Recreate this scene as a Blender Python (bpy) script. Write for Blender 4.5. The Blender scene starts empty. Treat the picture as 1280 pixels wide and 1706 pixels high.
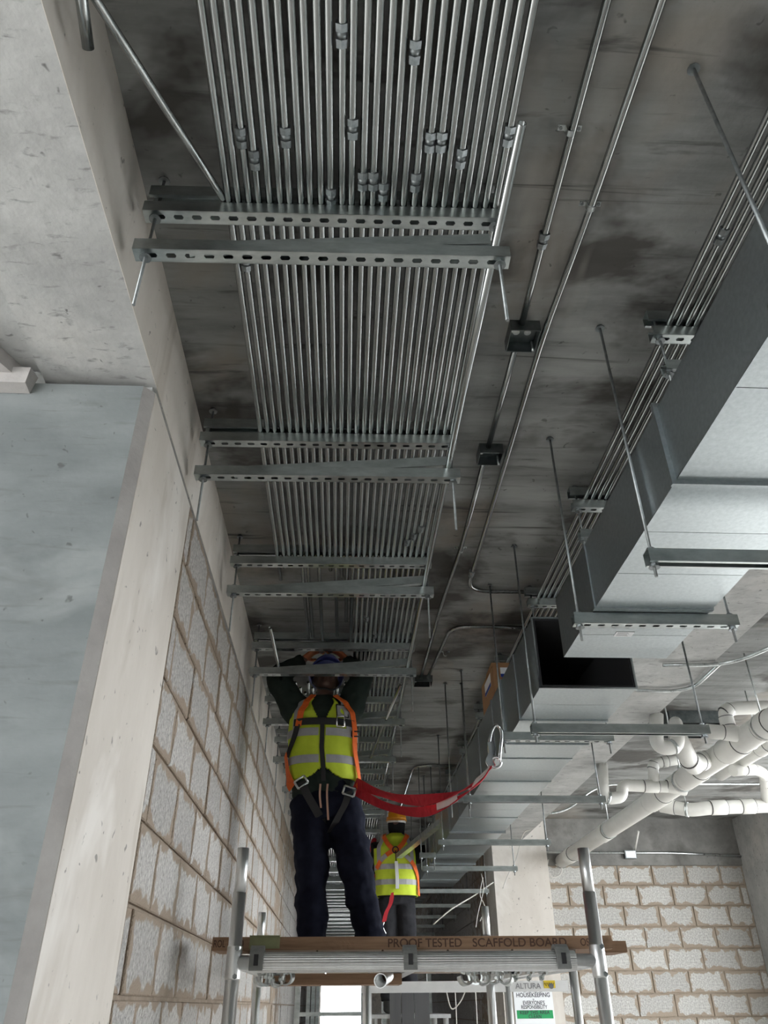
import bpy, bmesh, math, random
from mathutils import Vector, Matrix, noise
random.seed(7)
S = bpy.context.scene
C = S.collection
PI = math.pi
V = Vector
# ------------------------------------------------------------------ camera
CZ = 1.55                                   # eye height; coordinates below are relative to the eye
FPX = 1270.0
def cam_axes(pitch, yaw, roll):
    cp, sp, cy, sy = math.cos(pitch), math.sin(pitch), math.cos(yaw), math.sin(yaw)
    F = V((sy*cp, cy*cp, sp)); R = V((cy, -sy, 0)); U = R.cross(F)
    c, s = math.cos(roll), math.sin(roll)
    return c*R + s*U, -s*R + c*U, F
CR, CU, CF = cam_axes(math.radians(33.0), math.radians(2.95), math.radians(-0.48))
cd = bpy.data.cameras.new('camera'); cam = bpy.data.objects.new('camera', cd); C.objects.link(cam)
cd.sensor_fit = 'HORIZONTAL'; cd.sensor_width = 36; cd.lens = FPX/1280*36; cd.clip_start = 0.02; cd.clip_end = 300
m = Matrix.Identity(4)
for i in range(3):
    m[i][0] = CR[i]; m[i][1] = CU[i]; m[i][2] = -CF[i]
m[2][3] = CZ
cam.matrix_world = m
S.camera = cam
def at(u, v, x=None, y=None, z=None):       # point of the place seen at a spot of the photo, on a known plane
    d = CF + CR*((u-640)/FPX) - CU*((v-853)/FPX)
    if x is not None: return d*(x/d.x)
    if y is not None: return d*(y/d.y)
    return d*(z/d.z)
# ------------------------------------------------------------------ world and exposure
w = bpy.data.worlds.new('overcast_sky'); S.world = w; w.use_nodes = True
bg = w.node_tree.nodes['Background']; bg.inputs[0].default_value = (0.93, 0.97, 1.0, 1); bg.inputs[1].default_value = 7.0
S.view_settings.view_transform = 'Standard'; S.view_settings.look = 'None'
S.view_settings.gamma = 1.0; S.view_settings.use_curve_mapping = False
S.view_settings.exposure = 0.45

# ------------------------------------------------------------------ materials
def mat(name, c1, c2=None, scale=4.0, rough=0.6, metal=0.0, bump=0.0, bscale=60.0, stretch=(1, 1, 1), c3=None, s3=1.2, t3=(0.55, 0.7),
        st3=(1, 1, 1), pits=0.0, rvar=0.0, detail=6.0, spec=0.5, coat=0.0, alpha=None):
    M = bpy.data.materials.new(name); M.use_nodes = True
    nt = M.node_tree; n = nt.nodes; l = nt.links
    p = n['Principled BSDF']
    p.inputs['Roughness'].default_value = rough; p.inputs['Metallic'].default_value = metal
    p.inputs['Specular IOR Level'].default_value = spec
    p.inputs['Coat Weight'].default_value = coat
    tc = n.new('ShaderNodeTexCoord')
    def mapped(st):
        mp = n.new('ShaderNodeMapping'); mp.inputs['Scale'].default_value = st
        l.new(tc.outputs['Object'], mp.inputs['Vector']); return mp.outputs['Vector']
    col = None
    if c2 is None:
        p.inputs['Base Color'].default_value = (*c1, 1)
    else:
        nz = n.new('ShaderNodeTexNoise'); nz.inputs['Scale'].default_value = scale; nz.inputs['Detail'].default_value = detail
        nz.inputs['Roughness'].default_value = 0.65
        l.new(mapped(stretch), nz.inputs['Vector'])
        r = n.new('ShaderNodeValToRGB'); r.color_ramp.elements[0].color = (*c1, 1); r.color_ramp.elements[1].color = (*c2, 1)
        r.color_ramp.elements[0].position = 0.32; r.color_ramp.elements[1].position = 0.68
        l.new(nz.outputs['Fac'], r.inputs['Fac']); col = r.outputs['Color']
        if rvar:
            mr = n.new('ShaderNodeMapRange'); mr.inputs[3].default_value = rough-rvar; mr.inputs[4].default_value = rough+rvar
            l.new(nz.outputs['Fac'], mr.inputs[0]); l.new(mr.outputs[0], p.inputs['Roughness'])
    def overlay(colin, c, sc, t, st, amt=1.0, det=5.0):
        nz = n.new('ShaderNodeTexNoise'); nz.inputs['Scale'].default_value = sc; nz.inputs['Detail'].default_value = det
        nz.inputs['Roughness'].default_value = 0.6; nz.inputs['Distortion'].default_value = 0.4
        l.new(mapped(st), nz.inputs['Vector'])
        mr = n.new('ShaderNodeMapRange'); mr.inputs[1].default_value = t[0]; mr.inputs[2].default_value = t[1]; mr.inputs[4].default_value = amt
        l.new(nz.outputs['Fac'], mr.inputs[0])
        mx = n.new('ShaderNodeMix'); mx.data_type = 'RGBA'
        l.new(mr.outputs[0], mx.inputs[0]); l.new(colin, mx.inputs[6]); mx.inputs[7].default_value = (*c, 1)
        return mx.outputs[2]
    if c3 is not None and col is not None:
        for k, cc in enumerate(c3 if isinstance(c3, list) else [c3]):
            tt = t3[k] if isinstance(t3, list) else t3
            ss = s3[k] if isinstance(s3, list) else s3
            sst = st3[k] if isinstance(st3, list) else st3
            col = overlay(col, cc, ss, tt, sst, 0.85)
    if pits and col is not None:
        col = overlay(col, (0.05, 0.048, 0.045), 26, (0.68, 0.74), (1, 1, 1), pits, 2.0)
    if col is not None: l.new(col, p.inputs['Base Color'])
    if bump:
        nb = n.new('ShaderNodeTexNoise'); nb.inputs['Scale'].default_value = bscale; nb.inputs['Detail'].default_value = 4
        l.new(mapped((1, 1, 1)), nb.inputs['Vector'])
        b = n.new('ShaderNodeBump'); b.inputs['Strength'].default_value = bump; b.inputs['Distance'].default_value = 0.01
        l.new(nb.outputs['Fac'], b.inputs['Height']); l.new(b.outputs['Normal'], p.inputs['Normal'])
    return M
def emit_free(name, c, **k): return mat(name, c, **k)
MT = {}
MT['ceiling'] = mat('ceiling_concrete', (0.155, 0.158, 0.152), (0.31, 0.315, 0.305), 2.6, 0.85, bump=0.35, bscale=18, stretch=(0.45, 2.4, 1),
    c3=[(0.045, 0.040, 0.034), (0.25, 0.225, 0.195), (0.06, 0.058, 0.054), (0.40, 0.375, 0.345), (0.05, 0.048, 0.044)], s3=[1.3, 0.9, 5.5, 0.6, 3.0], t3=[(0.51, 0.61), (0.56, 0.66), (0.60, 0.70), (0.58, 0.68), (0.64, 0.72)],
    st3=[(0.9, 1.5, 1), (1.2, 0.9, 1), (0.30, 3.0, 1), (1.8, 0.8, 1), (0.22, 7.0, 1)], pits=0.6)
MT['beam'] = mat('beam_concrete', (0.33, 0.33, 0.32), (0.50, 0.50, 0.485), 3.0, 0.8, bump=0.3, bscale=22, stretch=(1.0, 1.4, 1),
    c3=[(0.26, 0.257, 0.247), (0.58, 0.555, 0.52), (0.20, 0.197, 0.19)], s3=[3.2, 1.1, 22.0], t3=[(0.56, 0.76), (0.55, 0.7), (0.58, 0.70)], st3=[(0.8, 1.6, 1), (1, 1, 1), (0.6, 1.8, 1)], pits=0.7)
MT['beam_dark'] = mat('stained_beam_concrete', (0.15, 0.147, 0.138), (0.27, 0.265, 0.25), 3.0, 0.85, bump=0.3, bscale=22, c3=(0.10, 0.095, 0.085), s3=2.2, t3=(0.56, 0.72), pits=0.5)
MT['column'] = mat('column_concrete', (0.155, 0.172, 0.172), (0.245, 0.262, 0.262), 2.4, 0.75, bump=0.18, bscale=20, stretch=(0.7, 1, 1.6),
    c3=[(0.115, 0.122, 0.118), (0.34, 0.355, 0.35), (0.12, 0.125, 0.12)], s3=[3.0, 1.4, 9.0], t3=[(0.55, 0.74), (0.55, 0.72), (0.58, 0.80)], st3=[(0.7, 1, 2.2), (1, 1, 1), (0.5, 1, 5.0)], pits=0.6)  # bluish grey takes in the cool light on the column front
MT['column_side'] = mat('warm_lit_concrete', (0.55, 0.505, 0.45), (0.69, 0.645, 0.59), 2.0, 0.8, bump=0.15, bscale=25, stretch=(1, 1, 0.4),
    c3=[(0.47, 0.42, 0.36), (0.76, 0.725, 0.68)], s3=[1.8, 1.0], t3=[(0.58, 0.72), (0.52, 0.6)], st3=[(1, 2.5, 0.5), (1, 1.2, 0.7)], pits=0.6)  # warm light of the corridor side is mixed into this cream concrete
MT['chamfer'] = mat('column_chamfer', (0.40, 0.375, 0.36), (0.52, 0.50, 0.48), 6.0, 0.8, bump=0.3, bscale=40)
MT['mortar'] = mat('mortar', (0.24, 0.19, 0.145), (0.36, 0.29, 0.225), 9, 0.9, bump=0.6, bscale=45)
MT['mortar_right'] = mat('mortar_sandy', (0.27, 0.22, 0.17), (0.38, 0.315, 0.245), 9, 0.9, bump=0.6, bscale=45)
def block_mat(name, c1, c2, mort, edge):
    M = mat(name, c1, c2, 60, 0.92, bump=1.0, bscale=120, detail=3)
    nt = M.node_tree; n = nt.nodes; l = nt.links; p = n['Principled BSDF']
    src = p.inputs['Base Color'].links[0].from_socket
    tc = n.new('ShaderNodeTexCoord'); oi = n.new('ShaderNodeObjectInfo')
    sub = n.new('ShaderNodeVectorMath'); sub.operation = 'SUBTRACT'; sub.inputs[1].default_value = (.5, .5, .5)
    l.new(tc.outputs['Generated'], sub.inputs[0])
    ab = n.new('ShaderNodeVectorMath'); ab.operation = 'ABSOLUTE'; l.new(sub.outputs[0], ab.inputs[0])
    sx = n.new('ShaderNodeSeparateXYZ'); l.new(ab.outputs[0], sx.inputs[0])
    # distance to the block's edge along its length and its height, roughened by noise; mortar is smeared over the edge
    my = n.new('ShaderNodeMath'); my.operation = 'MULTIPLY_ADD'; my.inputs[1].default_value = -1; my.inputs[2].default_value = 0.5; l.new(sx.outputs[edge], my.inputs[0])
    my2 = n.new('ShaderNodeMath'); my2.operation = 'MULTIPLY'; my2.inputs[1].default_value = 1.8; l.new(my.outputs[0], my2.inputs[0])
    mz = n.new('ShaderNodeMath'); mz.operation = 'MULTIPLY_ADD'; mz.inputs[1].default_value = -1; mz.inputs[2].default_value = 0.5; l.new(sx.outputs[2], mz.inputs[0])
    mn = n.new('ShaderNodeMath'); mn.operation = 'MINIMUM'; l.new(my2.outputs[0], mn.inputs[0]); l.new(mz.outputs[0], mn.inputs[1])
    addv = n.new('ShaderNodeVectorMath'); addv.operation = 'ADD'; l.new(tc.outputs['Object'], addv.inputs[0])
    rs = n.new('ShaderNodeMath'); rs.operation = 'MULTIPLY'; rs.inputs[1].default_value = 37; l.new(oi.outputs['Random'], rs.inputs[0]); l.new(rs.outputs[0], addv.inputs[1])
    nz = n.new('ShaderNodeTexNoise'); nz.inputs['Scale'].default_value = 11; nz.inputs['Detail'].default_value = 3; l.new(addv.outputs[0], nz.inputs['Vector'])
    th = n.new('ShaderNodeMath'); th.operation = 'MULTIPLY_ADD'; th.inputs[1].default_value = 0.62; th.inputs[2].default_value = -0.21; l.new(nz.outputs['Fac'], th.inputs[0])
    ls = n.new('ShaderNodeMath'); ls.operation = 'SUBTRACT'; l.new(mn.outputs[0], ls.inputs[0]); l.new(th.outputs[0], ls.inputs[1])
    mr = n.new('ShaderNodeMapRange'); mr.inputs[1].default_value = -0.02; mr.inputs[2].default_value = 0.03; mr.inputs[3].default_value = 1; mr.inputs[4].default_value = 0
    l.new(ls.outputs[0], mr.inputs[0])
    br = n.new('ShaderNodeMapRange'); br.inputs[3].default_value = 0.86; br.inputs[4].default_value = 1.1; l.new(oi.outputs['Random'], br.inputs[0])
    hv = n.new('ShaderNodeHueSaturation'); l.new(src, hv.inputs['Color']); l.new(br.outputs[0], hv.inputs['Value'])
    mx = n.new('ShaderNodeMix'); mx.data_type = 'RGBA'; l.new(mr.outputs[0], mx.inputs[0]); l.new(hv.outputs[0], mx.inputs[6]); mx.inputs[7].default_value = (*mort, 1)
    l.new(mx.outputs[2], p.inputs['Base Color'])
    return M
MT['block'] = block_mat('concrete_block', (0.30, 0.285, 0.27), (0.62, 0.60, 0.57), (0.32, 0.255, 0.195), 1)
MT['block_right'] = block_mat('concrete_block_pale', (0.36, 0.35, 0.33), (0.66, 0.65, 0.62), (0.36, 0.295, 0.23), 0)
MT['floor'] = mat('floor_concrete', (0.45, 0.43, 0.405), (0.55, 0.53, 0.50), 1.2, 0.8)
MT['galv'] = mat('galvanised_steel', (0.50, 0.53, 0.53), (0.70, 0.73, 0.72), 35, 0.30, 1.0, rvar=0.08, detail=3)
MT['conduit'] = mat('galvanised_conduit', (0.29, 0.305, 0.30), (0.43, 0.445, 0.435), 60, 0.24, 1.0, rvar=0.05, stretch=(1, 0.015, 1), detail=2)
MT['rod'] = mat('zinc_rod', (0.22, 0.235, 0.235), (0.32, 0.335, 0.335), 40, 0.5, 1.0, detail=2)
MT['box_zinc'] = mat('box_zinc', (0.13, 0.15, 0.15), (0.22, 0.24, 0.24), 18, 0.35, 1.0, detail=3)
MT['fitting'] = mat('zinc_fitting', (0.20, 0.22, 0.225), (0.32, 0.34, 0.345), 50, 0.42, 1.0, detail=3)
MT['strut'] = mat('galvanised_strut', (0.40, 0.44, 0.435), (0.62, 0.66, 0.65), 22, 0.32, 1.0, rvar=0.1, stretch=(0.4, 1, 1), detail=4)
MT['duct'] = mat('duct_sheet', (0.44, 0.485, 0.50), (0.52, 0.565, 0.58), 70, 0.30, 1.0, rvar=0.03, detail=2)
MT['duct_dark'] = mat('unlit_black', (0.012, 0.012, 0.014), rough=0.95)  # black stands in for unlit insides
MT['pvc'] = mat('pvc_white', (0.74, 0.73, 0.69), (0.83, 0.82, 0.78), 5, 0.35)
MT['band'] = mat('clamp_band', (0.10, 0.10, 0.10), rough=0.5, metal=0.5)
MT['alu'] = mat('aluminium_tube', (0.76, 0.77, 0.77), (0.86, 0.87, 0.87), 30, 0.36, 1.0, rvar=0.06, stretch=(1, 1, 0.2), detail=3)
MT['wood'] = mat('scaffold_timber', (0.20, 0.115, 0.065), (0.34, 0.215, 0.135), 9, 0.8, stretch=(0.35, 3, 6), bump=0.3, bscale=30)
MT['ply'] = mat('deck_ply', (0.30, 0.24, 0.19), (0.40, 0.33, 0.27), 8, 0.8, stretch=(0.3, 2, 2))
MT['white_bar'] = mat('white_coated_bar', (0.70, 0.70, 0.69), (0.78, 0.78, 0.77), 12, 0.45)
MT['ink'] = mat('faded_ink', (0.09, 0.05, 0.035), rough=0.9)
MT['grey_plastic'] = mat('grey_casting', (0.16, 0.165, 0.16), (0.22, 0.225, 0.22), 30, 0.55)
MT['panel_grey'] = mat('dark_panel', (0.07, 0.07, 0.072), (0.10, 0.10, 0.102), 4, 0.5, stretch=(3, 1, 0.4))
MT['olive'] = mat('olive_tape', (0.20, 0.21, 0.10), (0.28, 0.29, 0.15), 12, 0.6)
MT['skin'] = mat('skin', (0.075, 0.040, 0.030), (0.11, 0.058, 0.043), 12, 0.5)
MT['jacket'] = mat('green_jacket', (0.020, 0.030, 0.026), (0.036, 0.047, 0.041), 7, 0.9, spec=0.12, bump=0.3, bscale=18)
MT['trousers'] = mat('navy_trousers', (0.0055, 0.0065, 0.014), (0.014, 0.016, 0.029), 7, 0.9, spec=0.12, bump=0.35, bscale=16)
MT['dark_trousers'] = mat('charcoal_trousers', (0.018, 0.018, 0.021), (0.034, 0.034, 0.038), 7, 0.9, spec=0.12, bump=0.3, bscale=18)
MT['black_cloth'] = mat('black_cloth', (0.014, 0.014, 0.015), (0.024, 0.024, 0.025), 9, 0.9, spec=0.12)
MT['vest'] = mat('hi_vis_yellow', (0.52, 0.66, 0.03), (0.66, 0.80, 0.05), 5, 0.7, bump=0.3, bscale=14)
MT['orange'] = mat('orange_webbing', (0.80, 0.13, 0.02), (0.95, 0.19, 0.03), 30, 0.65)
MT['reflective'] = mat('reflective_tape', (0.36, 0.36, 0.37), (0.45, 0.45, 0.46), 20, 0.4)
MT['black_web'] = mat('black_webbing', (0.02, 0.02, 0.022), rough=0.7)
MT['red'] = mat('red_webbing', (0.42, 0.012, 0.022), (0.55, 0.02, 0.035), 25, 0.65)
MT['pale_tag'] = mat('pale_tag', (0.62, 0.50, 0.48), (0.72, 0.60, 0.58), 20, 0.6)
MT['peach'] = mat('peach_tape', (0.55, 0.33, 0.25), rough=0.7)
MT['chrome'] = mat('polished_steel', (0.85, 0.85, 0.86), rough=0.12, metal=1.0)
MT['helmet_blue'] = mat('blue_helmet', (0.018, 0.028, 0.14), rough=0.3, coat=0.3)
MT['helmet_yellow'] = mat('amber_helmet', (0.85, 0.34, 0.015), rough=0.35, coat=0.3)
MT['glove'] = mat('orange_glove', (0.55, 0.16, 0.07), (0.70, 0.26, 0.13), 20, 0.8)
MT['glove_grey'] = mat('grey_glove', (0.42, 0.44, 0.38), rough=0.8)
MT['boot'] = mat('work_boot', (0.02, 0.019, 0.018), rough=0.6)
MT['card'] = mat('cardboard', (0.30, 0.16, 0.075), (0.36, 0.20, 0.10), 6, 0.85)
MT['paper'] = mat('white_paper', (0.78, 0.79, 0.80), rough=0.7)
MT['blue_ink'] = mat('blue_print', (0.02, 0.06, 0.32), rough=0.7)
MT['grey_ink'] = mat('grey_print', (0.30, 0.30, 0.31), rough=0.7)
MT['black_ink'] = mat('black_print', (0.035, 0.035, 0.05), rough=0.7)
MT['green_ink'] = mat('green_print', (0.02, 0.30, 0.10), rough=0.7)
MT['yellow_tag'] = mat('yellow_sticker', (0.75, 0.55, 0.04), rough=0.6)
MT['red_ink'] = mat('red_print', (0.45, 0.05, 0.03), rough=0.6)
MT['cable'] = mat('white_cable', (0.62, 0.60, 0.56), rough=0.6)
MT['eye'] = mat('eye_white', (0.6, 0.57, 0.52), rough=0.3)
MT['lip'] = mat('lip', (0.11, 0.045, 0.04), rough=0.5)

# ------------------------------------------------------------------ geometry helpers (all coordinates relative to the eye)
ORG = {}                                    # origin of each object, relative to the eye
class MB:
    def __init__(s): s.v = []; s.f = []; s.smooth = []
    def add(s, vs, fs, sm=False):
        b = len(s.v); s.v += [V(p) for p in vs]
        for f in fs: s.f.append([i+b for i in f]); s.smooth.append(sm)
        return s
    def box(s, lo, hi, M=None):
        x0, y0, z0 = lo; x1, y1, z1 = hi
        vs = [V(p) for p in ((x0,y0,z0),(x1,y0,z0),(x1,y1,z0),(x0,y1,z0),(x0,y0,z1),(x1,y0,z1),(x1,y1,z1),(x0,y1,z1))]
        if M: vs = [M @ p for p in vs]
        return s.add(vs, [(3,2,1,0),(4,5,6,7),(0,1,5,4),(1,2,6,5),(2,3,7,6),(3,0,4,7)])
    def hexa(s, p8):
        return s.add(p8, [(3,2,1,0),(4,5,6,7),(0,1,5,4),(1,2,6,5),(2,3,7,6),(3,0,4,7)])
    def tube(s, path, r, n=12, caps=True, radii=None, hollow=0.0, ref=None, sm=True, squash=1.0):
        path = [V(p) for p in path]
        if len(path) < 2: return s
        fr = frames(path, ref)
        rings = []
        for i, p in enumerate(path):
            a, b = fr[i]; rr = radii[i] if radii else r
            rx, ry = rr if isinstance(rr, tuple) else (rr, rr*squash)
            rings.append([p + a*(rx*math.cos(2*PI*k/n)) + b*(ry*math.sin(2*PI*k/n)) for k in range(n)])
        vs = [q for R_ in rings for q in R_]; fs = []
        for i in range(len(path)-1):
            for k in range(n):
                k2 = (k+1) % n
                fs.append((i*n+k, i*n+k2, (i+1)*n+k2, (i+1)*n+k))
        s.add(vs, fs, sm)
        b0 = len(s.v)-len(vs)
        if hollow:
            ins = [path[i] + (q-path[i])*(1-hollow/(radii[i] if radii else r)) for i in range(len(path)) for q in rings[i]]
            fi = []
            for i in range(len(path)-1):
                for k in range(n):
                    k2 = (k+1) % n
                    fi.append((i*n+k, (i+1)*n+k, (i+1)*n+k2, i*n+k2))
            s.add(ins, fi, sm)
            b1 = len(s.v)-len(ins); L = (len(path)-1)*n
            for k in range(n):
                k2 = (k+1) % n
                s.f.append([b0+k, b1+k, b1+k2, b0+k2]); s.smooth.append(False)
                s.f.append([b0+L+k, b0+L+k2, b1+L+k2, b1+L+k]); s.smooth.append(False)
        elif caps:
            s.f.append([b0+k for k in range(n)][::-1]); s.smooth.append(False)
            s.f.append([b0+(len(path)-1)*n+k for k in range(n)]); s.smooth.append(False)
        return s
    def ribbon(s, pts, wdirs, width, thick):
        # a strap: pts centre line, wdirs width direction for each point
        vs = []; fs = []
        n = len(pts)
        for i in range(n):
            p = V(pts[i]); wd = V(wdirs[i]).normalized()
            t = (V(pts[min(i+1, n-1)])-V(pts[max(i-1, 0)])).normalized()
            nn = t.cross(wd).normalized()
            ww = width[i] if isinstance(width, (list, tuple)) else width
            a = p-wd*ww/2; b = p+wd*ww/2
            vs += [a-nn*thick/2, b-nn*thick/2, b+nn*thick/2, a+nn*thick/2]
        for i in range(n-1):
            for k in range(4):
                k2 = (k+1) % 4
                fs.append((i*4+k, i*4+k2, i*4+4+k2, i*4+4+k))
        fs.append((3, 2, 1, 0)); e = (n-1)*4; fs.append((e, e+1, e+2, e+3))
        return s.add(vs, fs)
    def ellipsoid(s, c, r, nu=16, nv=10, M=None):
        vs = []; fs = []
        for j in range(nv+1):
            ph = -PI/2+PI*j/nv
            for i in range(nu):
                th = 2*PI*i/nu
                p = V((r[0]*math.cos(ph)*math.cos(th), r[1]*math.cos(ph)*math.sin(th), r[2]*math.sin(ph)))
                vs.append((M @ p if M else p) + V(c))
        for j in range(nv):
            for i in range(nu):
                i2 = (i+1) % nu
                fs.append((j*nu+i, j*nu+i2, (j+1)*nu+i2, (j+1)*nu+i))
        return s.add(vs, fs, True)
    def mesh(s, name, o):
        me = bpy.data.meshes.new(name)
        me.from_pydata([tuple(p-o) for p in s.v], [], s.f)
        me.polygons.foreach_set('use_smooth', s.smooth)
        me.validate(); me.update()
        return me
    def base(s):
        xs = [p.x for p in s.v]; ys = [p.y for p in s.v]; zs = [p.z for p in s.v]
        return V(((min(xs)+max(xs))/2, (min(ys)+max(ys))/2, min(zs)))
    def build(s, name, mtl, parent=None, origin=None):
        if parent is None:
            o = V(origin) if origin is not None else s.base()
            ob = bpy.data.objects.new(name, s.mesh(name, o)); C.objects.link(ob)
            ob.location = o+V((0, 0, CZ)); ORG[ob.name] = o
        else:
            o = ORG[parent.name]
            ob = bpy.data.objects.new(name, s.mesh(name, o)); C.objects.link(ob)
            ob.parent = parent; ORG[ob.name] = o.copy()
        if mtl: ob.data.materials.append(MT[mtl] if isinstance(mtl, str) else mtl)
        return ob
def frames(path, ref=None):
    n = len(path); out = []
    t0 = (path[1]-path[0]).normalized()
    a = V(ref) if ref is not None else (V((0, 0, 1)) if abs(t0.z) < 0.9 else V((0, 1, 0)))
    a = (a-t0*a.dot(t0)).normalized()
    for i in range(n):
        t = (path[min(i+1, n-1)]-path[max(i-1, 0)])
        t = t.normalized() if t.length > 1e-9 else t0
        a2 = a-t*a.dot(t)
        if a2.length > 1e-6: a = a2.normalized()
        out.append((a, t.cross(a)))
    return out
def fillet(pts, r, n=6):
    pts = [V(p) for p in pts]; out = [pts[0]]
    for i in range(1, len(pts)-1):
        a, b, c = pts[i-1], pts[i], pts[i+1]
        d1 = (a-b); d2 = (c-b); rr = min(r, d1.length*0.49, d2.length*0.49)
        p = b+d1.normalized()*rr; q = b+d2.normalized()*rr
        for k in range(n+1):
            t = k/n; out.append(p*(1-t)**2+b*2*t*(1-t)+q*t*t)
    out.append(pts[-1]); return out
def smooth_path(pts, n=8):
    pts = [V(p) for p in pts]; out = []
    P = [pts[0]*2-pts[1]]+pts+[pts[-1]*2-pts[-2]]
    for i in range(1, len(P)-2):
        for k in range(n):
            t = k/n; p0, p1, p2, p3 = P[i-1], P[i], P[i+1], P[i+2]
            out.append(0.5*((2*p1)+(p2-p0)*t+(2*p0-5*p1+4*p2-p3)*t*t+(3*p1-p0-3*p2+p3)*t**3))
    out.append(pts[-1]); return out
def thing(name, o, label, cat, group=None):
    e = bpy.data.objects.new(name, None); C.objects.link(e); e.empty_display_size = 0.1
    e.location = V(o)+V((0, 0, CZ)); ORG[e.name] = V(o)
    return tag(e, label, cat, group)
def tag(o, label, cat=None, group=None, kind=None):
    if label: o['label'] = label
    if cat: o['category'] = cat
    if group: o['group'] = group
    if kind: o['kind'] = kind
    return o
def structure(o, label=None, cat=None):
    o['kind'] = 'structure'
    if label: o['label'] = label
    if cat: o['category'] = cat
    return o
def copy_tree(o, parent=None, shift=V((0, 0, 0))):
    c = o.copy(); C.objects.link(c)
    ORG[c.name] = ORG[o.name]+shift
    if parent is None: c.location = o.location+shift
    else: c.parent = parent
    for ch in list(o.children): copy_tree(ch, c, shift)
    return c
ORD = ['', 'first', 'second', 'third', 'fourth', 'fifth', 'sixth', 'seventh', 'eighth', 'ninth', 'tenth', 'eleventh', 'twelfth', 'thirteenth', 'fourteenth',
       'fifteenth', 'sixteenth', 'seventeenth', 'eighteenth', 'nineteenth', 'twentieth', 'twenty-first', 'twenty-second', 'twenty-third', 'twenty-fourth',
       'twenty-fifth', 'twenty-sixth', 'twenty-seventh', 'twenty-eighth', 'twenty-ninth', 'thirtieth']
def remeshed(mb, voxel, smooth_it=4, rough=0.0, rs=9.0):
    # fuse overlapping volumes into one continuous surface
    me = mb.mesh('tmp', V((0, 0, 0))); ob = bpy.data.objects.new('tmp', me); C.objects.link(ob)
    r = ob.modifiers.new('r', 'REMESH'); r.mode = 'VOXEL'; r.voxel_size = voxel
    sm = ob.modifiers.new('s', 'SMOOTH'); sm.factor = 0.5; sm.iterations = smooth_it
    dg = bpy.context.evaluated_depsgraph_get(); ev = ob.evaluated_get(dg)
    m2 = bpy.data.meshes.new_from_object(ev)
    out = MB()
    nrm = [v.normal.copy() for v in m2.vertices]
    vs = []
    for i, v in enumerate(m2.vertices):
        p = v.co.copy()
        if rough:
            q = V((p.x*rs, p.y*rs, p.z*rs*1.7))
            d = noise.noise(q)*0.65+noise.noise(q*2.3)*0.35
            p += nrm[i]*d*rough
        vs.append(p)
    out.add(vs, [list(p.vertices) for p in m2.polygons], True)
    bpy.data.objects.remove(ob); bpy.data.meshes.remove(me); bpy.data.meshes.remove(m2)
    return out
def text(name, body, size, o, xdir, updir, mtl, parent, align='CENTER', sx=1.0):
    cu = bpy.data.curves.new(name, 'FONT'); cu.body = body; cu.size = size; cu.align_x = align; cu.align_y = 'CENTER'
    cu.extrude = 0.0006; cu.offset = size*0.012
    tmp = bpy.data.objects.new('tmp', cu); C.objects.link(tmp)
    dg = bpy.context.evaluated_depsgraph_get()
    me = bpy.data.meshes.new_from_object(tmp.evaluated_get(dg))
    xd = V(xdir).normalized(); ud = V(updir).normalized(); nd = xd.cross(ud)
    mb = MB()
    mb.add([V(o)+xd*v.co.x*sx+ud*v.co.y+nd*v.co.z for v in me.vertices], [list(p.vertices) for p in me.polygons])
    bpy.data.objects.remove(tmp); bpy.data.meshes.remove(me)
    return mb.build(name, mtl, parent)

# ------------------------------------------------------------------ the setting
XW, ZC, ZS = -0.62, 2.0, 1.64               # corridor face of the left wall, ceiling, beam soffit
YEND = 26.0
structure(MB().box((-14, -14, -CZ-0.2), (16, 40, -CZ)).build('floor', 'floor'), 'bare concrete floor slab', 'floor')
structure(MB().box((-6, -7.0, ZC), (5.6, 28, ZC+0.25)).build('ceiling', 'ceiling'), 'stained dark concrete slab soffit over the corridor', 'ceiling')
# beam running along the left of the corridor
structure(MB().box((-0.96, -4.0, ZS), (XW, 28, ZC)).build('beam_left', 'beam'), 'pale pitted concrete beam above the left wall', 'beam')
mb = MB(); mb.box((XW, -4.0, ZS+0.0), (XW+0.0015, 28, ZC))  # thin sheet gives the beam side the warm-lit tone
structure(mb.build('trim_1', 'column_side'), 'smooth warm-lit cream side of the left concrete beam', 'trim')
# left column
Y0, Y1, CHM = 1.80, 2.475, 0.030
mb = MB(); prof = [(-1.75, Y0), (XW-CHM, Y0), (XW-CHM, Y1), (-1.75, Y1)]
zt = ZS-0.022
def prism(prof, z0, z1):
    b = MB(); n = len(prof)
    b.add([(x, y, z0) for x, y in prof]+[(x, y, z1) for x, y in prof],
          [tuple(range(n))[::-1], tuple(range(n, 2*n))]+[(k, (k+1) % n, n+(k+1) % n, n+k) for k in range(n)])
    return b
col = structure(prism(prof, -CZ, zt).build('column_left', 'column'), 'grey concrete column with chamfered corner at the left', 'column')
prism([(XW-CHM, Y0), (XW, Y0+CHM), (XW, Y0+CHM+0.005), (XW-CHM, Y0+CHM+0.005)], -CZ, zt).build('chamfer', 'chamfer', col)
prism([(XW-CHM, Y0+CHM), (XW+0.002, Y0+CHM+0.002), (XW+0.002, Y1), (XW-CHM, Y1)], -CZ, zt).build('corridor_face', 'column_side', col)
MB().box((-1.75, Y0+0.03, zt), (XW-0.012, Y1, ZS)).build('column_head', 'beam', col)
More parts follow.
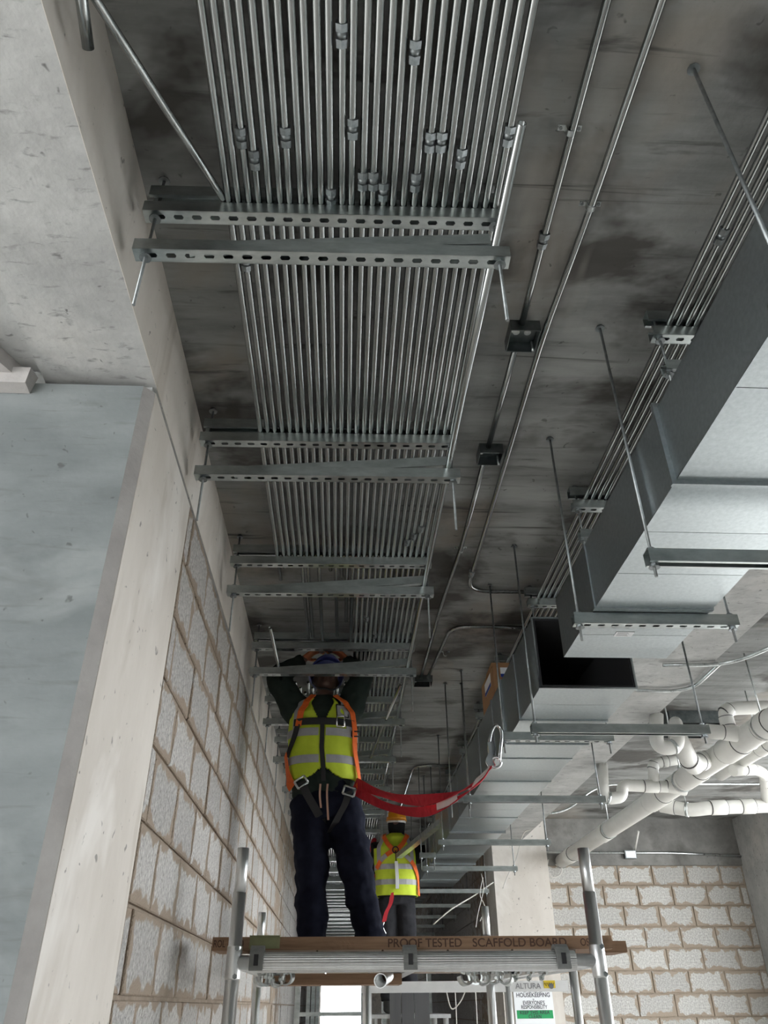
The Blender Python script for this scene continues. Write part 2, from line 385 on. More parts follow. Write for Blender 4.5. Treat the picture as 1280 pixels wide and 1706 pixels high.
# stub of a cross beam and the wall behind it, left of the column
structure(MB().box((-2.2, -4.0, 1.665), (-0.961, Y0-0.001, ZC)).build('beam_outer', 'beam'), 'rough stained concrete beam left of the smooth one', 'beam')
structure(MB().hexa([(-1.16, Y0-0.20, 1.615), (-1.10, Y0-0.20, 1.615), (-1.02, Y0-0.02, 1.615), (-1.08, Y0-0.02, 1.615), (-1.16, Y0-0.20, 1.664), (-1.10, Y0-0.20, 1.664), (-1.02, Y0-0.02, 1.664), (-1.08, Y0-0.02, 1.664)]).build('trim_2', 'chamfer'), 'slanting concrete fillet under the rough beam', 'trim')
structure(MB().hexa([(-1.9, Y0-0.05, 1.575), (-0.985, Y0-0.045, 1.58), (-0.985, Y0-0.001, 1.575), (-1.9, Y0-0.001, 1.57), (-1.9, Y0-0.05, 1.63), (-0.98, Y0-0.05, 1.637), (-0.975, Y0-0.001, 1.639), (-1.9, Y0-0.001, 1.639)]).build('trim_3', 'chamfer'), 'broken concrete lip at the top of the left column', 'trim')
# left block wall
CH, BL, JT = 0.2285, 0.41, 0.012
def block_mesh(name, lx, ly, lz, ch, front):
    # box with its visible face's edges knocked off; front: 'x' (+x face) or 'y' (-y face)
    b = MB()
    if front == 'x':
        o = [(-lx, -ly/2, 0), (-lx, ly/2, 0), (-lx, ly/2, lz), (-lx, -ly/2, lz)]
        a = [(-ch, -ly/2, 0), (-ch, ly/2, 0), (-ch, ly/2, lz), (-ch, -ly/2, lz)]
        c = [(0, -ly/2+ch, ch), (0, ly/2-ch, ch), (0, ly/2-ch, lz-ch), (0, -ly/2+ch, lz-ch)]
    else:
        o = [(lx/2, ly, 0), (-lx/2, ly, 0), (-lx/2, ly, lz), (lx/2, ly, lz)]
        o = [(-lx/2, ly, 0), (lx/2, ly, 0), (lx/2, ly, lz), (-lx/2, ly, lz)]
        a = [(-lx/2, ch, 0), (lx/2, ch, 0), (lx/2, ch, lz), (-lx/2, ch, lz)]
        c = [(-lx/2+ch, 0, ch), (lx/2-ch, 0, ch), (lx/2-ch, 0, lz-ch), (-lx/2+ch, 0, lz-ch)]
    fs = [(0, 3, 2, 1)]
    for k in range(4):
        k2 = (k+1) % 4
        fs += [(k, k2, 4+k2, 4+k), (4+k, 4+k2, 8+k2, 8+k)]
    fs.append((8, 9, 10, 11))
    b.add(o+a+c, fs)
    return b
YB = 26.2
wl = structure(MB().box((XW-0.22, Y1, -CZ), (XW-0.014, YB, ZS)).build('wall_left', 'mortar'), 'concrete block wall with brown mortar along the left of the corridor', 'wall')
def place_block(me, loc, parent, mtl):
    ob = bpy.data.objects.new('block', me); C.objects.link(ob); ob.parent = parent
    ob.location = V(loc)-ORG[parent.name]; return ob
cache = {}
def blk(L, front, mtl, h):
    k = (round(L, 3), front, mtl, h)
    if k not in cache:
        if front == 'x': b = block_mesh('block', 0.08, L-JT, h-JT, 0.004, 'x')
        else: b = block_mesh('block', L-JT, 0.08, h-JT, 0.004, 'y')
        me = b.mesh('block', V((0, 0, 0))); me.materials.append(MT[mtl]); cache[k] = me
    return cache[k]
far = MB()
rows = []
z = 0.028
while z > -CZ+0.01: z -= CH
while z < ZS-0.05:
    rows.append(z); z += CH
for i, z0 in enumerate(rows):
    h = min(CH, ZS-z0)
    if z0 < -CZ: continue
    ph = 2.975 if round((z0-0.028)/CH) % 2 == 0 else 2.77
    ys = [Y1+0.012]
    y = ph
    while y-BL > Y1+0.05: y -= BL
    while y < 14.0: ys.append(y); y += BL
    for a, b in zip(ys[:-1], ys[1:]):
        L = b-a
        jx = random.uniform(-0.003, 0.003)
        if a < 7.6: place_block(blk(round(L, 3), 'x', 'block', CH), (XW+jx, (a+b)/2, z0+JT/2), wl, 'block')
        else: far.box((XW-0.06, a+JT/2, z0+JT/2), (XW+jx, b-JT/2, z0+CH-JT/2))
    y = 14.0
    while y < 26.0:
        far.box((XW-0.06, y+JT/2, z0+JT/2), (XW+random.uniform(-0.003, 0.003), y+BL-JT/2, z0+CH-JT/2)); y += BL
fo = far.build('far_blocks', 'block', wl); fo['kind'] = 'stuff'

# right: longitudinal beam, its column, cross beam, back wall, side wall
structure(MB().box((1.50, -4.0, 1.65), (2.10, 10.6, ZC)).build('beam_right', 'beam'), 'pale concrete beam running beside the duct on the right', 'beam')
XB0, YBW = 2.49, 10.2
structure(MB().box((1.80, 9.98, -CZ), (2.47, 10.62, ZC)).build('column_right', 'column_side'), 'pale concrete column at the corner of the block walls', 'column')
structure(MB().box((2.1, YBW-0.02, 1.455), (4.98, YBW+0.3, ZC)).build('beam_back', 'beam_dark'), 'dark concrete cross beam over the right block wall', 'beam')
structure(MB().box((4.98, 9.0, -CZ), (5.3, YBW+0.3, ZC)).build('wall_right', 'beam'), 'bare concrete wall at the far right', 'wall')
structure(MB().box((4.98, -6.0, -CZ), (5.3, 3.0, ZC)).build('blocker_wall_right', 'beam'), 'unseen concrete wall right of the camera, added to hold back daylight', 'wall')  # added out of view to keep daylight off the near right
structure(MB().box((-3.4, -6.2, -CZ), (5.3, -6.0, ZC)).build('blocker_wall_behind', 'beam'), 'unseen concrete wall behind the camera, added to cut the daylight', 'wall')  # added out of view to reduce the light from behind
wb = structure(MB().box((2.47, YBW+0.014, -CZ), (4.98, YBW+0.2, 1.455)).build('wall_back', 'mortar_right'), 'pale block wall with sandy mortar behind the scaffold pole', 'wall')
CB, LB = 0.2255, 0.43
zr = 0.784
rws = [1.235]
z = 1.235-CB
while z > -CZ: rws.append(z); z -= CB
for i, z0 in enumerate(rws):
    ph = 2.738 if i % 2 == 1 else 2.955
    xs = [XB0]
    x = ph
    while x-LB > XB0+0.05: x -= LB
    while x < 4.93: xs.append(x); x += LB
    xs.append(4.975)
    for a, b in zip(xs[:-1], xs[1:]):
        place_block(blk(round(b-a, 3), 'y', 'block_right', CB), ((a+b)/2, YBW+random.uniform(-0.003, 0.003), z0+JT/2), wb, 'block_right')
# right side of the far corridor and the end wall with its doorway
wr = structure(MB().box((1.815, 10.62, -CZ), (2.0, YB, ZC)).build('wall_corridor_right', 'mortar'), 'shaded block wall along the far right side of the corridor', 'wall')
fr_ = MB()
z = -CZ+0.02; i = 0
while z < ZC-0.1:
    y = 10.65+(0.2 if i % 2 else 0)
    while y < 25.8:
        fr_.box((1.80+random.uniform(-0.003, 0.003), y+JT/2, z+JT/2), (1.85, y+BL-JT/2, z+CH-JT/2)); y += BL
    z += CH; i += 1
o = fr_.build('far_blocks', 'block', wr); o['kind'] = 'stuff'
mb = MB(); mb.box((-0.9, YB, 1.15), (2.0, YB+0.2, ZC)); mb.box((0.60, YB, -CZ), (2.0, YB+0.2, 1.15)); mb.box((-0.9, YB, -CZ), (-0.60, YB+0.2, 1.15))
structure(mb.build('wall_end', 'beam'), 'wall with a bright doorway at the far end of the corridor', 'wall')

# ------------------------------------------------------------------ strut channel
def strut_mb(x0, x1, y, z, slots=True, flip=False, w_=0.041, h=0.041, tilt=None):
    # channel along x; web at the bottom (slots) or, flipped, at the top
    b = MB(); t = 0.0025; L = x1-x0
    n = max(1, int(L/0.05)); m0 = (L-n*0.05)/2
    def web(za, zb):
        if slots:
            for (za_, up) in ((za, False), (zb, True)):
                for k in range(n):
                    cx = x0+m0+0.05*(k+0.5); xa = cx-0.025; xb = cx+0.025
                    if k == 0: xa = x0
                    if k == n-1: xb = x1
                    sl = [(-0.014, 0), (-0.010, -0.007), (0.010, -0.007), (0.014, 0), (0.010, 0.007), (-0.010, 0.007)]
                    ou = [(xa, 0), (xa, -w_/2), (xb, -w_/2), (xb, 0), (xb, w_/2), (xa, w_/2)]
                    vs = [(cx+p[0], y+p[1], za_) for p in sl]+[(p[0], y+p[1], za_) for p in ou]
                    fs = []
                    for q in range(6):
                        q2 = (q+1) % 6
                        f = (q, q2, 6+q2, 6+q)
                        fs.append(f if up is False else f[::-1])
                    b.add(vs, fs)
                    if up:
                        vs = [(cx+p[0], y+p[1], za) for p in sl]+[(cx+p[0], y+p[1], zb) for p in sl]
                        b.add(vs, [(q, 6+q, 6+(q+1) % 6, (q+1) % 6) for q in range(6)])
        else: b.box((x0, y-w_/2, za), (x1, y+w_/2, zb))
    if not flip:
        web(z, z+t); zs0, zs1 = z, z+h; lz0, lz1 = z+h-t, z+h
    else:
        web(z+h-t, z+h); zs0, zs1 = z, z+h; lz0, lz1 = z, z+t
    b.box((x0, y-w_/2-0.0003, zs0), (x1, y-w_/2+t, zs1)); b.box((x0, y+w_/2-t, zs0), (x1, y+w_/2+0.0003, zs1))
    b.box((x0, y-w_/2+t, lz0), (x1, y-w_/2+t+0.007, lz1)); b.box((x0, y+w_/2-t-0.007, lz0), (x1, y+w_/2-t, lz1))
    return b
def nut(b, p, r=0.012, h=0.009):
    x, y, z = p
    b.tube([(x, y, z), (x, y, z+h)], r, 6, sm=False)
    b.tube([(x, y, z-0.002), (x, y, z)], r*1.35, 14, sm=False)
    return b

# ------------------------------------------------------------------ wide conduit bundle and its hangers
ZU, ZL = 1.826, 1.665                        # undersides of the carrying struts
NC, CX0, PITCH, CRAD = 27, -0.358, 0.0286, 0.0102
ZCON = ZU+0.041+CRAD
TY = [1.335, 2.34, 3.305, 4.36, 5.32, 6.29]
while TY[-1] < 24.5: TY.append(TY[-1]+1.0)
proto = None
for i, y in enumerate(TY):
    lbl = ('slotted steel trapeze hanger carrying the wide conduit bundle, %s from the camera' % ORD[i+1])
    if i == 0:
        t = thing('trapeze_hanger', (-0.08, y, ZL-0.25), lbl, 'pipe hanger', 'trapeze hangers under the wide conduit bundle')
        strut_mb(-0.585, 0.405, y, ZU).build('upper_strut', 'strut', t)
        strut_mb(-0.585, 0.41, y, ZL).build('lower_strut', 'strut', t)
        strut_mb(-0.575, 0.40, y-0.006, ZU+0.041+2*CRAD, slots=False, flip=True).build('clamp_strut', 'strut', t)
        for x, zb in ((-0.553, ZL-0.19), (0.383, ZL-0.22)):
            MB().tube([(x, y, zb), (x, y, ZC-0.0005)], 0.0045, 8).build('threaded_rod', 'rod', t)
            for z in (ZU-0.010, ZL-0.010, ZU+0.041+0.0005, ZL+0.0415, ZC-0.013, ZU+0.105): nut(MB(), (x, y, z)).build('nut', 'fitting', t)
        proto = t
    else:
        c = copy_tree(proto, None, V((random.uniform(-0.006, 0.006), y-TY[0], 0)))
        c['label'] = lbl
    tr = None
for k in C.objects:
    if k.name.startswith('trapeze_hanger'): k.rotation_euler.z = math.radians(-0.9)
# loose struts laid over the lower struts
for i, y in enumerate(TY[:8]):
    o = V((-0.44, y+0.006, ZL+0.004))
    b = strut_mb(-0.44, 0.368, y+0.006, ZL+0.004, slots=False, w_=0.021)
    ob = b.build('loose_strut', 'strut', None, o)
    ob.rotation_euler = (0, math.radians(-4.3), math.radians(-0.9))
    tag(ob, 'loose tilted steel strut lying on the lower bar of the %s hanger from the camera' % ORD[i+1], 'steel strut', 'loose struts on the lower hanger bars')
CPL = [(569, 57), (692, 85), (404, 228), (477, 227), (586, 213), (427, 265), (716, 235), (737, 235), (768, 262), (844, 225), (601, 300), (622, 300),
       (640, 318), (691, 302), (416, 437), (705, 880), (692, 892), (680, 902), (613, 1030), (628, 1058), (640, 1066), (553, 327)]
def coupling(b, p, r=CRAD, d=V((0, 1, 0))):
    p = V(p)
    for a, e, rr, n in ((-0.027, -0.009, 1.52, 6), (-0.009, 0.007, 1.28, 14), (0.007, 0.013, 1.5, 6), (0.013, 0.027, 1.40, 6)):
        b.tube([p+d*a, p+d*e], r*rr, n, sm=(n > 6))
    return b
cps = {}
for u, v in CPL:
    p = at(u, v, z=ZCON)
    k = max(0, min(NC-1, round((p.x-CX0)/PITCH)))
    cps.setdefault(k, []).append(p.y)
ends = {0: 3.55, 1: 3.42, 2: 3.36, 3: 3.38, 4: 4.30, 5: 4.28, 6: 3.34, 7: 4.33, 8: 3.40, 9: 3.44, 10: 4.26, 11: 3.5, 12: 4.05, 13: 4.35}
fi = 0
for k in range(NC):
    x = CX0+PITCH*k
    e = ends.get(k, 25.5)
    wob = [random.uniform(-0.002, 0.002) for _ in range(40)]
    def cpath(ya, yb):
        ys = [ya]+[yy for yy in TY if ya < yy < yb]+[yb]
        return [(x+wob[j % 40], yy, ZCON) for j, yy in enumerate(ys)]
    t = thing('steel_conduit', (x, TY[0], ZCON-CRAD), 'galvanised conduit, %s from the left in the wide ceiling bundle%s' % (ORD[k+1], ', ending near the worker' if k in ends else ''),
              'conduit', 'conduits in the wide ceiling bundle')
    MB().tube(cpath(-1.2, e), CRAD, 12, hollow=0.0015).build('pipe', 'conduit', t)
    for y in cps.get(k, []): coupling(MB(), (x, y, ZCON)).build('coupling', 'fitting', t)
    if k in ends:
        fi += 1
        t2 = thing('steel_conduit', (x, TY[5], ZCON-CRAD), 'galvanised conduit farther down the corridor behind the worker, %s from the left' % ORD[fi], 'conduit', 'conduits in the wide ceiling bundle')
        MB().tube(cpath(5.05+0.1*(k % 3), 25.5), CRAD, 8, hollow=0.0015).build('pipe', 'conduit', t2)
# loose conduits: on the right and left of the lower bars, and the one leaning at the left
zl = ZL+0.041+CRAD
p0 = at(870, 205, z=zl); xr = p0.x
t = tag(MB().tube([(xr, p0.y, zl), (xr-0.012, 1.9, zl), (xr-0.02, 4.36, zl), (xr-0.03, 7.6, zl)], CRAD+0.001, 14, hollow=0.0015).build('loose_conduit', 'conduit'),
    'loose galvanised conduit with open end lying on the right ends of the lower bars', 'conduit')
p0 = at(450, 1046, z=ZL+0.041+CRAD)
tag(MB().tube([(p0.x, p0.y, zl), (p0.x+0.02, 5.4, zl)], CRAD, 12, hollow=0.0015).build('loose_conduit', 'conduit'), 'short loose conduit at the left of the lower bars above the worker', 'conduit')
p0 = at(147, 80, z=1.70); q0 = at(136, 0, z=1.70)
tag(MB().tube([p0, q0, q0+(q0-p0)*9], 0.0125, 14, hollow=0.0018).build('loose_conduit', 'conduit'), 'open-ended conduit hanging into view at the top left corner', 'conduit')
a = V((-0.372, 1.31, ZU+0.041+CRAD)); bq = at(160, 0, x=-0.545)
tag(MB().tube([a+(a-bq).normalized()*0.02, a, bq, bq+(bq-a)*0.25], CRAD, 14, hollow=0.0015).build('leaning_conduit', 'conduit'), 'single conduit slanting from the first hanger up to the left beam', 'conduit')
p = at(665, 1145, z=zl); q = at(598, 1305, z=zl)
tag(MB().tube([at(668, 1140, z=1.76), at(617, 1262, z=1.62)], CRAD, 10, hollow=0.0015).build('loose_conduit', 'conduit'), 'loose conduit slanting down through the hangers right of the worker', 'conduit')

# ------------------------------------------------------------------ surface conduits on the slab, with saddles and boxes
ZSF = ZC-0.012-0.006
def saddle(par, p, d=V((0, 1, 0))):
    p = V(p); s_ = d.cross(V((0, 0, 1))).normalized()
    b = MB()
    arc = [p+s_*(0.0125*math.cos(a))-V((0, 0, 1))*(0.0125*math.sin(a)) for a in [PI*k/8 for k in range(9)]]
    top = ZC-0.0015
    pts = [V((p.x, p.y, top))+s_*0.032, V((p.x, p.y, top))+s_*0.013]+arc+[V((p.x, p.y, top))-s_*0.013, V((p.x, p.y, top))-s_*0.032]
    b.ribbon(pts, [d]*len(pts), 0.016, 0.002)
    ob = b.build('saddle_clamp', 'galv', par)
    for sg in (1, -1): MB().tube([V((p.x, p.y, top-0.004))+s_*(0.025*sg), V((p.x, p.y, top))+s_*(0.025*sg)], 0.005, 8).build('screw', 'fitting', ob)
def P2(u, v): 
    q = at(u, v, z=ZSF); return q
def jbox(name, c, w_, d, h, label):
    t = thing(name, (c.x, c.y, ZC-h), label, 'junction box')
    x0, x1, y0, y1 = c.x-w_/2, c.x+w_/2, c.y-d/2, c.y+d/2; tk = 0.003
    b = MB(); z0, z1 = ZC-h, ZC-0.0005
    b.box((x0, y0, z0), (x0+tk, y1, z1)); b.box((x1-tk, y0, z0), (x1, y1, z1)); b.box((x0+tk, y0, z0), (x1-tk, y0+tk, z1)); b.box((x0+tk, y1-tk, z0), (x1-tk, y1, z1))
    b.box((x0+tk, y0+tk, z1-tk), (x1-tk, y1-tk, z1))
    b.build('box_body', 'box_zinc', t)
    for (px, py) in ((x0+0.008, y0+0.008), (x1-0.008, y1-0.008)): MB().tube([(px, py, z0), (px, py, z1-tk)], 0.005, 8).build('screw_post', 'galv', t)
    kb = MB(); 
    for k in range(2): kb.tube([(c.x+(k-0.5)*0.04, c.y, z1-tk-0.003), (c.x+(k-0.5)*0.04, c.y, z1-tk)], 0.012, 14)
    kb.build('knockout', 'galv', t)
    return t
b1 = V((*at(872, 569, z=ZC-0.05).xy, ZC)); b2 = V((*at(817, 765, z=ZC-0.05).xy, ZC))
jbox('junction_box', b1, 0.105, 0.105, 0.05, 'square open steel box on the ceiling conduit nearer the camera')
jbox('junction_box', b2, 0.10, 0.09, 0.05, 'square open steel box on the ceiling conduit farther from the camera')
b3 = at(705, 1138, z=ZC-0.04); b3 = V((b3.x, b3.y, ZC))
jbox('junction_box', b3, 0.13, 0.11, 0.05, 'low steel box where two ceiling conduits end together')
def sconduit(pts, label, saddles=(), couplings=(), r=0.0115):
    pts = [V((q.x, q.y, ZSF)) for q in pts]
    o = MB(); path = fillet(pts, 0.16, 8)
    t = thing('ceiling_conduit', (pts[0].x, pts[0].y, ZSF-r), label, 'conduit', 'conduits fixed to the slab')
    o.tube(path, r, 12).build('pipe', 'conduit', t)
    for u, v in saddles: q = P2(u, v); saddle(t, q)
    for u, v in couplings: coupling(MB(), P2(u, v), r, V((0, 1, 0))).build('coupling', 'fitting', t)
    return t
a0 = P2(1012, 0); a1 = P2(905, 400)
sconduit([a0+(a0-a1)*0.8, a0, a1, V((b1.x-0.012, b1.y-0.05, 0))], 'ceiling conduit running overhead into the nearer junction box', [(951, 219)], [(905, 400)])
sconduit([V((b1.x-0.012, b1.y+0.05, 0)), V((b2.x-0.012, b2.y-0.044, 0))], 'ceiling conduit between the two open junction boxes')
sconduit([V((b2.x-0.015, b2.y+0.044, 0)), P2(768, 915), P2(735, 1010), V((b3.x-0.02, b3.y-0.052, 0))], 'ceiling conduit from the farther open box to the low box', [(768, 917)])
a0 = P2(1103, 0); a1 = P2(985, 345)
sconduit([a0+(a0-a1)*0.8, a0, a1, P2(905, 560), P2(778, 985), P2(862, 986), P2(905, 987)], 'long ceiling conduit that bends right near the duct', [(985, 345)], [(786, 955)])
sconduit([V((b3.x+0.03, b3.y-0.052, 0)), P2(752, 1044), P2(812, 1044), P2(880, 1046)], 'ceiling conduit bending right out of the low box', [(742, 1090)])
sconduit([P2(668, 1345), P2(690, 1275), P2(752, 1275), P2(800, 1276)], 'far ceiling conduit with a bend above the second worker')

# ------------------------------------------------------------------ narrow conduit bundle above the duct and its hangers
ZN = 1.871
ZNC = ZN+0.041+CRAD
xn = at(1112, 545, z=ZNC).x
hy = [at(1150, 566, z=ZN).y, at(965, 849, z=ZN).y, at(877, 1010, z=ZN).y]
hy.insert(0, hy[0]-0.95)
while hy[-1] < 14: hy.append(hy[-1]+0.98)
for k in range(6):
    x = xn+0.0305*k
    t = thing('steel_conduit', (x, 2, ZNC-CRAD), 'thin galvanised conduit above the duct, %s from the left in the narrow bundle' % ORD[k+1], 'conduit', 'conduits in the narrow bundle above the duct')
    MB().tube([(x+random.uniform(-0.002, 0.002), y, ZNC) for y in [-0.8]+hy+[17]], CRAD, 10, hollow=0.0015).build('pipe', 'conduit', t)
    for (u, v) in {1: [(1218, 393)], 5: [(1230, 440)], 4: [(1045, 757)], 2: [(880, 1005+70)]}.get(k, []):
        q = at(u, v, z=ZNC); coupling(MB(), (x, q.y, ZNC)).build('coupling', 'fitting', t)
pr = None
for i, y in enumerate(hy):
    lbl = 'short steel hanger under the narrow conduit bundle above the duct, %s from the camera' % ORD[i+1]
    if i == 0:
        t = thing('conduit_hanger', (xn+0.1, y, ZN-0.16), lbl, 'pipe hanger', 'hangers under the narrow conduit bundle')
        strut_mb(xn-0.06, xn+0.28, y, ZN).build('upper_strut', 'strut', t)
        strut_mb(xn-0.05, xn+0.28, y, ZN-0.155).build('lower_strut', 'strut', t)
        strut_mb(xn-0.07, xn+0.28, y-0.01, ZN+0.041+2*CRAD, slots=False, flip=True).build('clamp_strut', 'strut', t)
        for x in (xn-0.035, xn+0.255):
            MB().tube([(x, y, ZN-0.20), (x, y, ZC-0.0005)], 0.0045, 8).build('threaded_rod', 'rod', t)
            for z in (ZN-0.010, ZN-0.165, ZN+0.1035, ZC-0.013): nut(MB(), (x, y, z)).build('nut', 'fitting', t)
        pr = t
    else:
        c = copy_tree(pr, None, V((0, y-hy[0], 0))); c['label'] = lbl

# ------------------------------------------------------------------ ducts
def duct(name, x0, x1, z0, z1, cuts, label, unlit, cleats, tall=()):
    t = thing(name, ((x0+x1)/2, cuts[0], z0), label, 'air duct')
    tk = 0.003
    for a, b_ in zip(cuts[:-1], cuts[1:]):
        b = MB(); g = 0.0012
        b.box((x0, a+g, z0), (x0+tk, b_-g, z1)); b.box((x1-tk, a+g, z0), (x1, b_-g, z1))
        # bottom and top sheets, each pressed with a shallow stiffening fold
        n = max(1, round((b_-a)/0.3)); dz = 0.0012
        for k in range(n):
            ya = a+(b_-a)*k/n; yb = a+(b_-a)*(k+1)/n; ym = (ya+yb)/2
            ya += g; yb -= g
            for (zz, sg) in ((z0, 1), (z1, -1)):
                lo = [(x0, ya, zz), (x1, ya, zz), (x1, ym, zz-sg*dz), (x0, ym, zz-sg*dz)]
                hi = [(p[0], p[1], p[2]+sg*tk) for p in lo]
                lo2 = [(x0, ym, zz-sg*dz), (x1, ym, zz-sg*dz), (x1, yb, zz), (x0, yb, zz)]
                hi2 = [(p[0], p[1], p[2]+sg*tk) for p in lo2]
                if sg > 0: b.hexa(lo+hi); b.hexa(lo2+hi2)
                else: b.hexa(hi+lo); b.hexa(hi2+lo2)
        b.build('duct_section', 'duct', t)
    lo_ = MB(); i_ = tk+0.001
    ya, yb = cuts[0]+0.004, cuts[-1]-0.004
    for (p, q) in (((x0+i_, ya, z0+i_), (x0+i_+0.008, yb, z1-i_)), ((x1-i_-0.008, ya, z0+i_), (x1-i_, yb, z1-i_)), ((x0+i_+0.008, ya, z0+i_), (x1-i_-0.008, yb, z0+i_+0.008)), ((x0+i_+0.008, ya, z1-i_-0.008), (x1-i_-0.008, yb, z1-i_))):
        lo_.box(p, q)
    lo_.build('unlit_inside', 'duct_dark', t)  # black sheets paint in the darkness inside the duct
    for y in cleats:
        h = 0.014 if y in tall else 0.005; wd = 0.014 if y in tall else 0.022
        b = MB()
        b.box((x0-h, y-wd/2, z0-h), (x1+h, y+wd/2, z0)); b.box((x0-h, y-wd/2, z1), (x1+h, y+wd/2, z1+h))
        b.box((x0-h, y-wd/2, z0), (x0, y+wd/2, z1)); b.box((x1, y-wd/2, z0), (x1+h, y+wd/2, z1))
        b.build('joint_cleat', 'duct', t)
    return t
DX0, DX1 = 0.876, 1.30
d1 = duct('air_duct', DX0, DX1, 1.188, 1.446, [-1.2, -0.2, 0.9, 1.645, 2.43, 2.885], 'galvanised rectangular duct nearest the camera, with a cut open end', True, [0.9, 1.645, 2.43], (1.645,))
pp = at(1040, 1057, z=1.186)
st = MB().box((pp.x-0.035, pp.y-0.022, 1.1860), (pp.x+0.035, pp.y+0.022, 1.1868)).build('sticker', 'paper', d1)
mbk = MB()
for k in range(4): mbk.box((pp.x-0.028, pp.y-0.016+k*0.009, 1.1856), (pp.x+0.012+0.006*(k % 2), pp.y-0.013+k*0.009, 1.1862))
mbk.build('print', 'grey_ink', st)
cuts2 = [3.25, 3.72, 4.10, 4.42, 4.95, 5.5, 6.05, 6.6, 7.15, 7.7, 8.25, 8.8, 9.4, 10.0]
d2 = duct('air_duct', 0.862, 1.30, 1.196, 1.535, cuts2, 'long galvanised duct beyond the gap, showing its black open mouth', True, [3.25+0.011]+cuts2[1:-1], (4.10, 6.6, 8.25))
# duct hangers
def duct_hanger(y, z, x0, x1, xr0, xr1, slots, label, drop=0.04, tilt=0):
    t = thing('duct_hanger', ((x0+x1)/2, y, z-drop), label, 'duct hanger', 'hangers under the ducts')
    strut_mb(x0, x1, y, z, slots=slots, flip=not slots).build('strut_bar', 'strut', t)
    for x in (xr0, xr1):
        top = 1.65 if 1.5 < x < 2.1 else ZC
        MB().tube([(x, y, z-drop), (x, y, top-0.0005)], 0.0048, 8).build('threaded_rod', 'rod', t)
        nut(MB(), (x, y, z-0.010)).build('nut', 'fitting', t); nut(MB(), (x, y, z+0.042)).build('nut', 'fitting', t); nut(MB(), (x, y, top-0.013)).build('nut', 'fitting', t)
    return t
duct_hanger(0.97, 1.10, 0.80, 1.70, 0.845, 1.66, False, 'duct hanger nearest the camera, its rod crossing the top right corner', 0.04)
duct_hanger(1.85, 1.045, 0.842, 1.70, 0.858, 1.665, False, 'dark duct hanger bar at the right edge under the nearest duct')
duct_hanger(2.475, 1.143, 0.805, 1.405, 0.826, 1.385, True, 'slotted duct hanger bar under the open end of the nearest duct', 0.06)
duct_hanger(3.36, 1.02, 0.826, 1.635, 0.844, 1.612, False, 'duct hanger bar just beyond the open mouth of the long duct')
duct_hanger(3.80, 1.115, 0.775, 1.345, 0.79, 1.325, True, 'slotted duct hanger bar that the lanyard hook is clipped to', 0.06)
for i, y in enumerate((5.1, 6.64, 8.04, 9.75, 11.27, 12.75, 14.3, 15.9)):
    duct_hanger(y, 1.10, 0.76, 1.685, 0.80, 1.655, False, 'duct hanger bar farther along the long duct, %s beyond the lanyard hook' % ORD[i+1])
for i, y in enumerate((5.0, 7.3)):
    duct_hanger(y+0.36, 1.16, 0.70, 0.85, 0.715, 0.835, True, 'short slotted bracket under the left edge of the long duct, %s' % ('nearer one' if i == 0 else 'farther one'), 0.10)
# cardboard box on the duct
bc = at(838, 1130, x=0.91)
t = thing('cardboard_box', (0.99, bc.y+0.2, 1.548), 'brown cardboard box with white and blue label on top of the long duct', 'box')
BXY = 4.35; BXT = 1.548+0.20
MB().box((0.875, BXY, 1.548), (1.14, BXY+0.42, BXT)).build('carton', 'card', t)
MB().box((0.870, BXY-0.002, BXT-0.02), (1.145, BXY+0.20, BXT+0.003)).build('flap', 'card', t)
lb = MB().box((0.92, BXY-0.0035, 1.66), (1.05, BXY-0.0025, 1.72)).build('label', 'paper', t)
MB().box((0.92, BXY-0.0045, 1.66), (1.05, BXY-0.0038, 1.68)).build('label_band', 'blue_ink', lb)
lb2 = MB().box((0.8735, BXY+0.09, 1.64), (0.8745, BXY+0.30, 1.72)).build('label', 'paper', t)
MB().box((0.8725, BXY+0.09, 1.64), (0.8732, BXY+0.30, 1.662)).build('label_band', 'blue_ink', lb2)

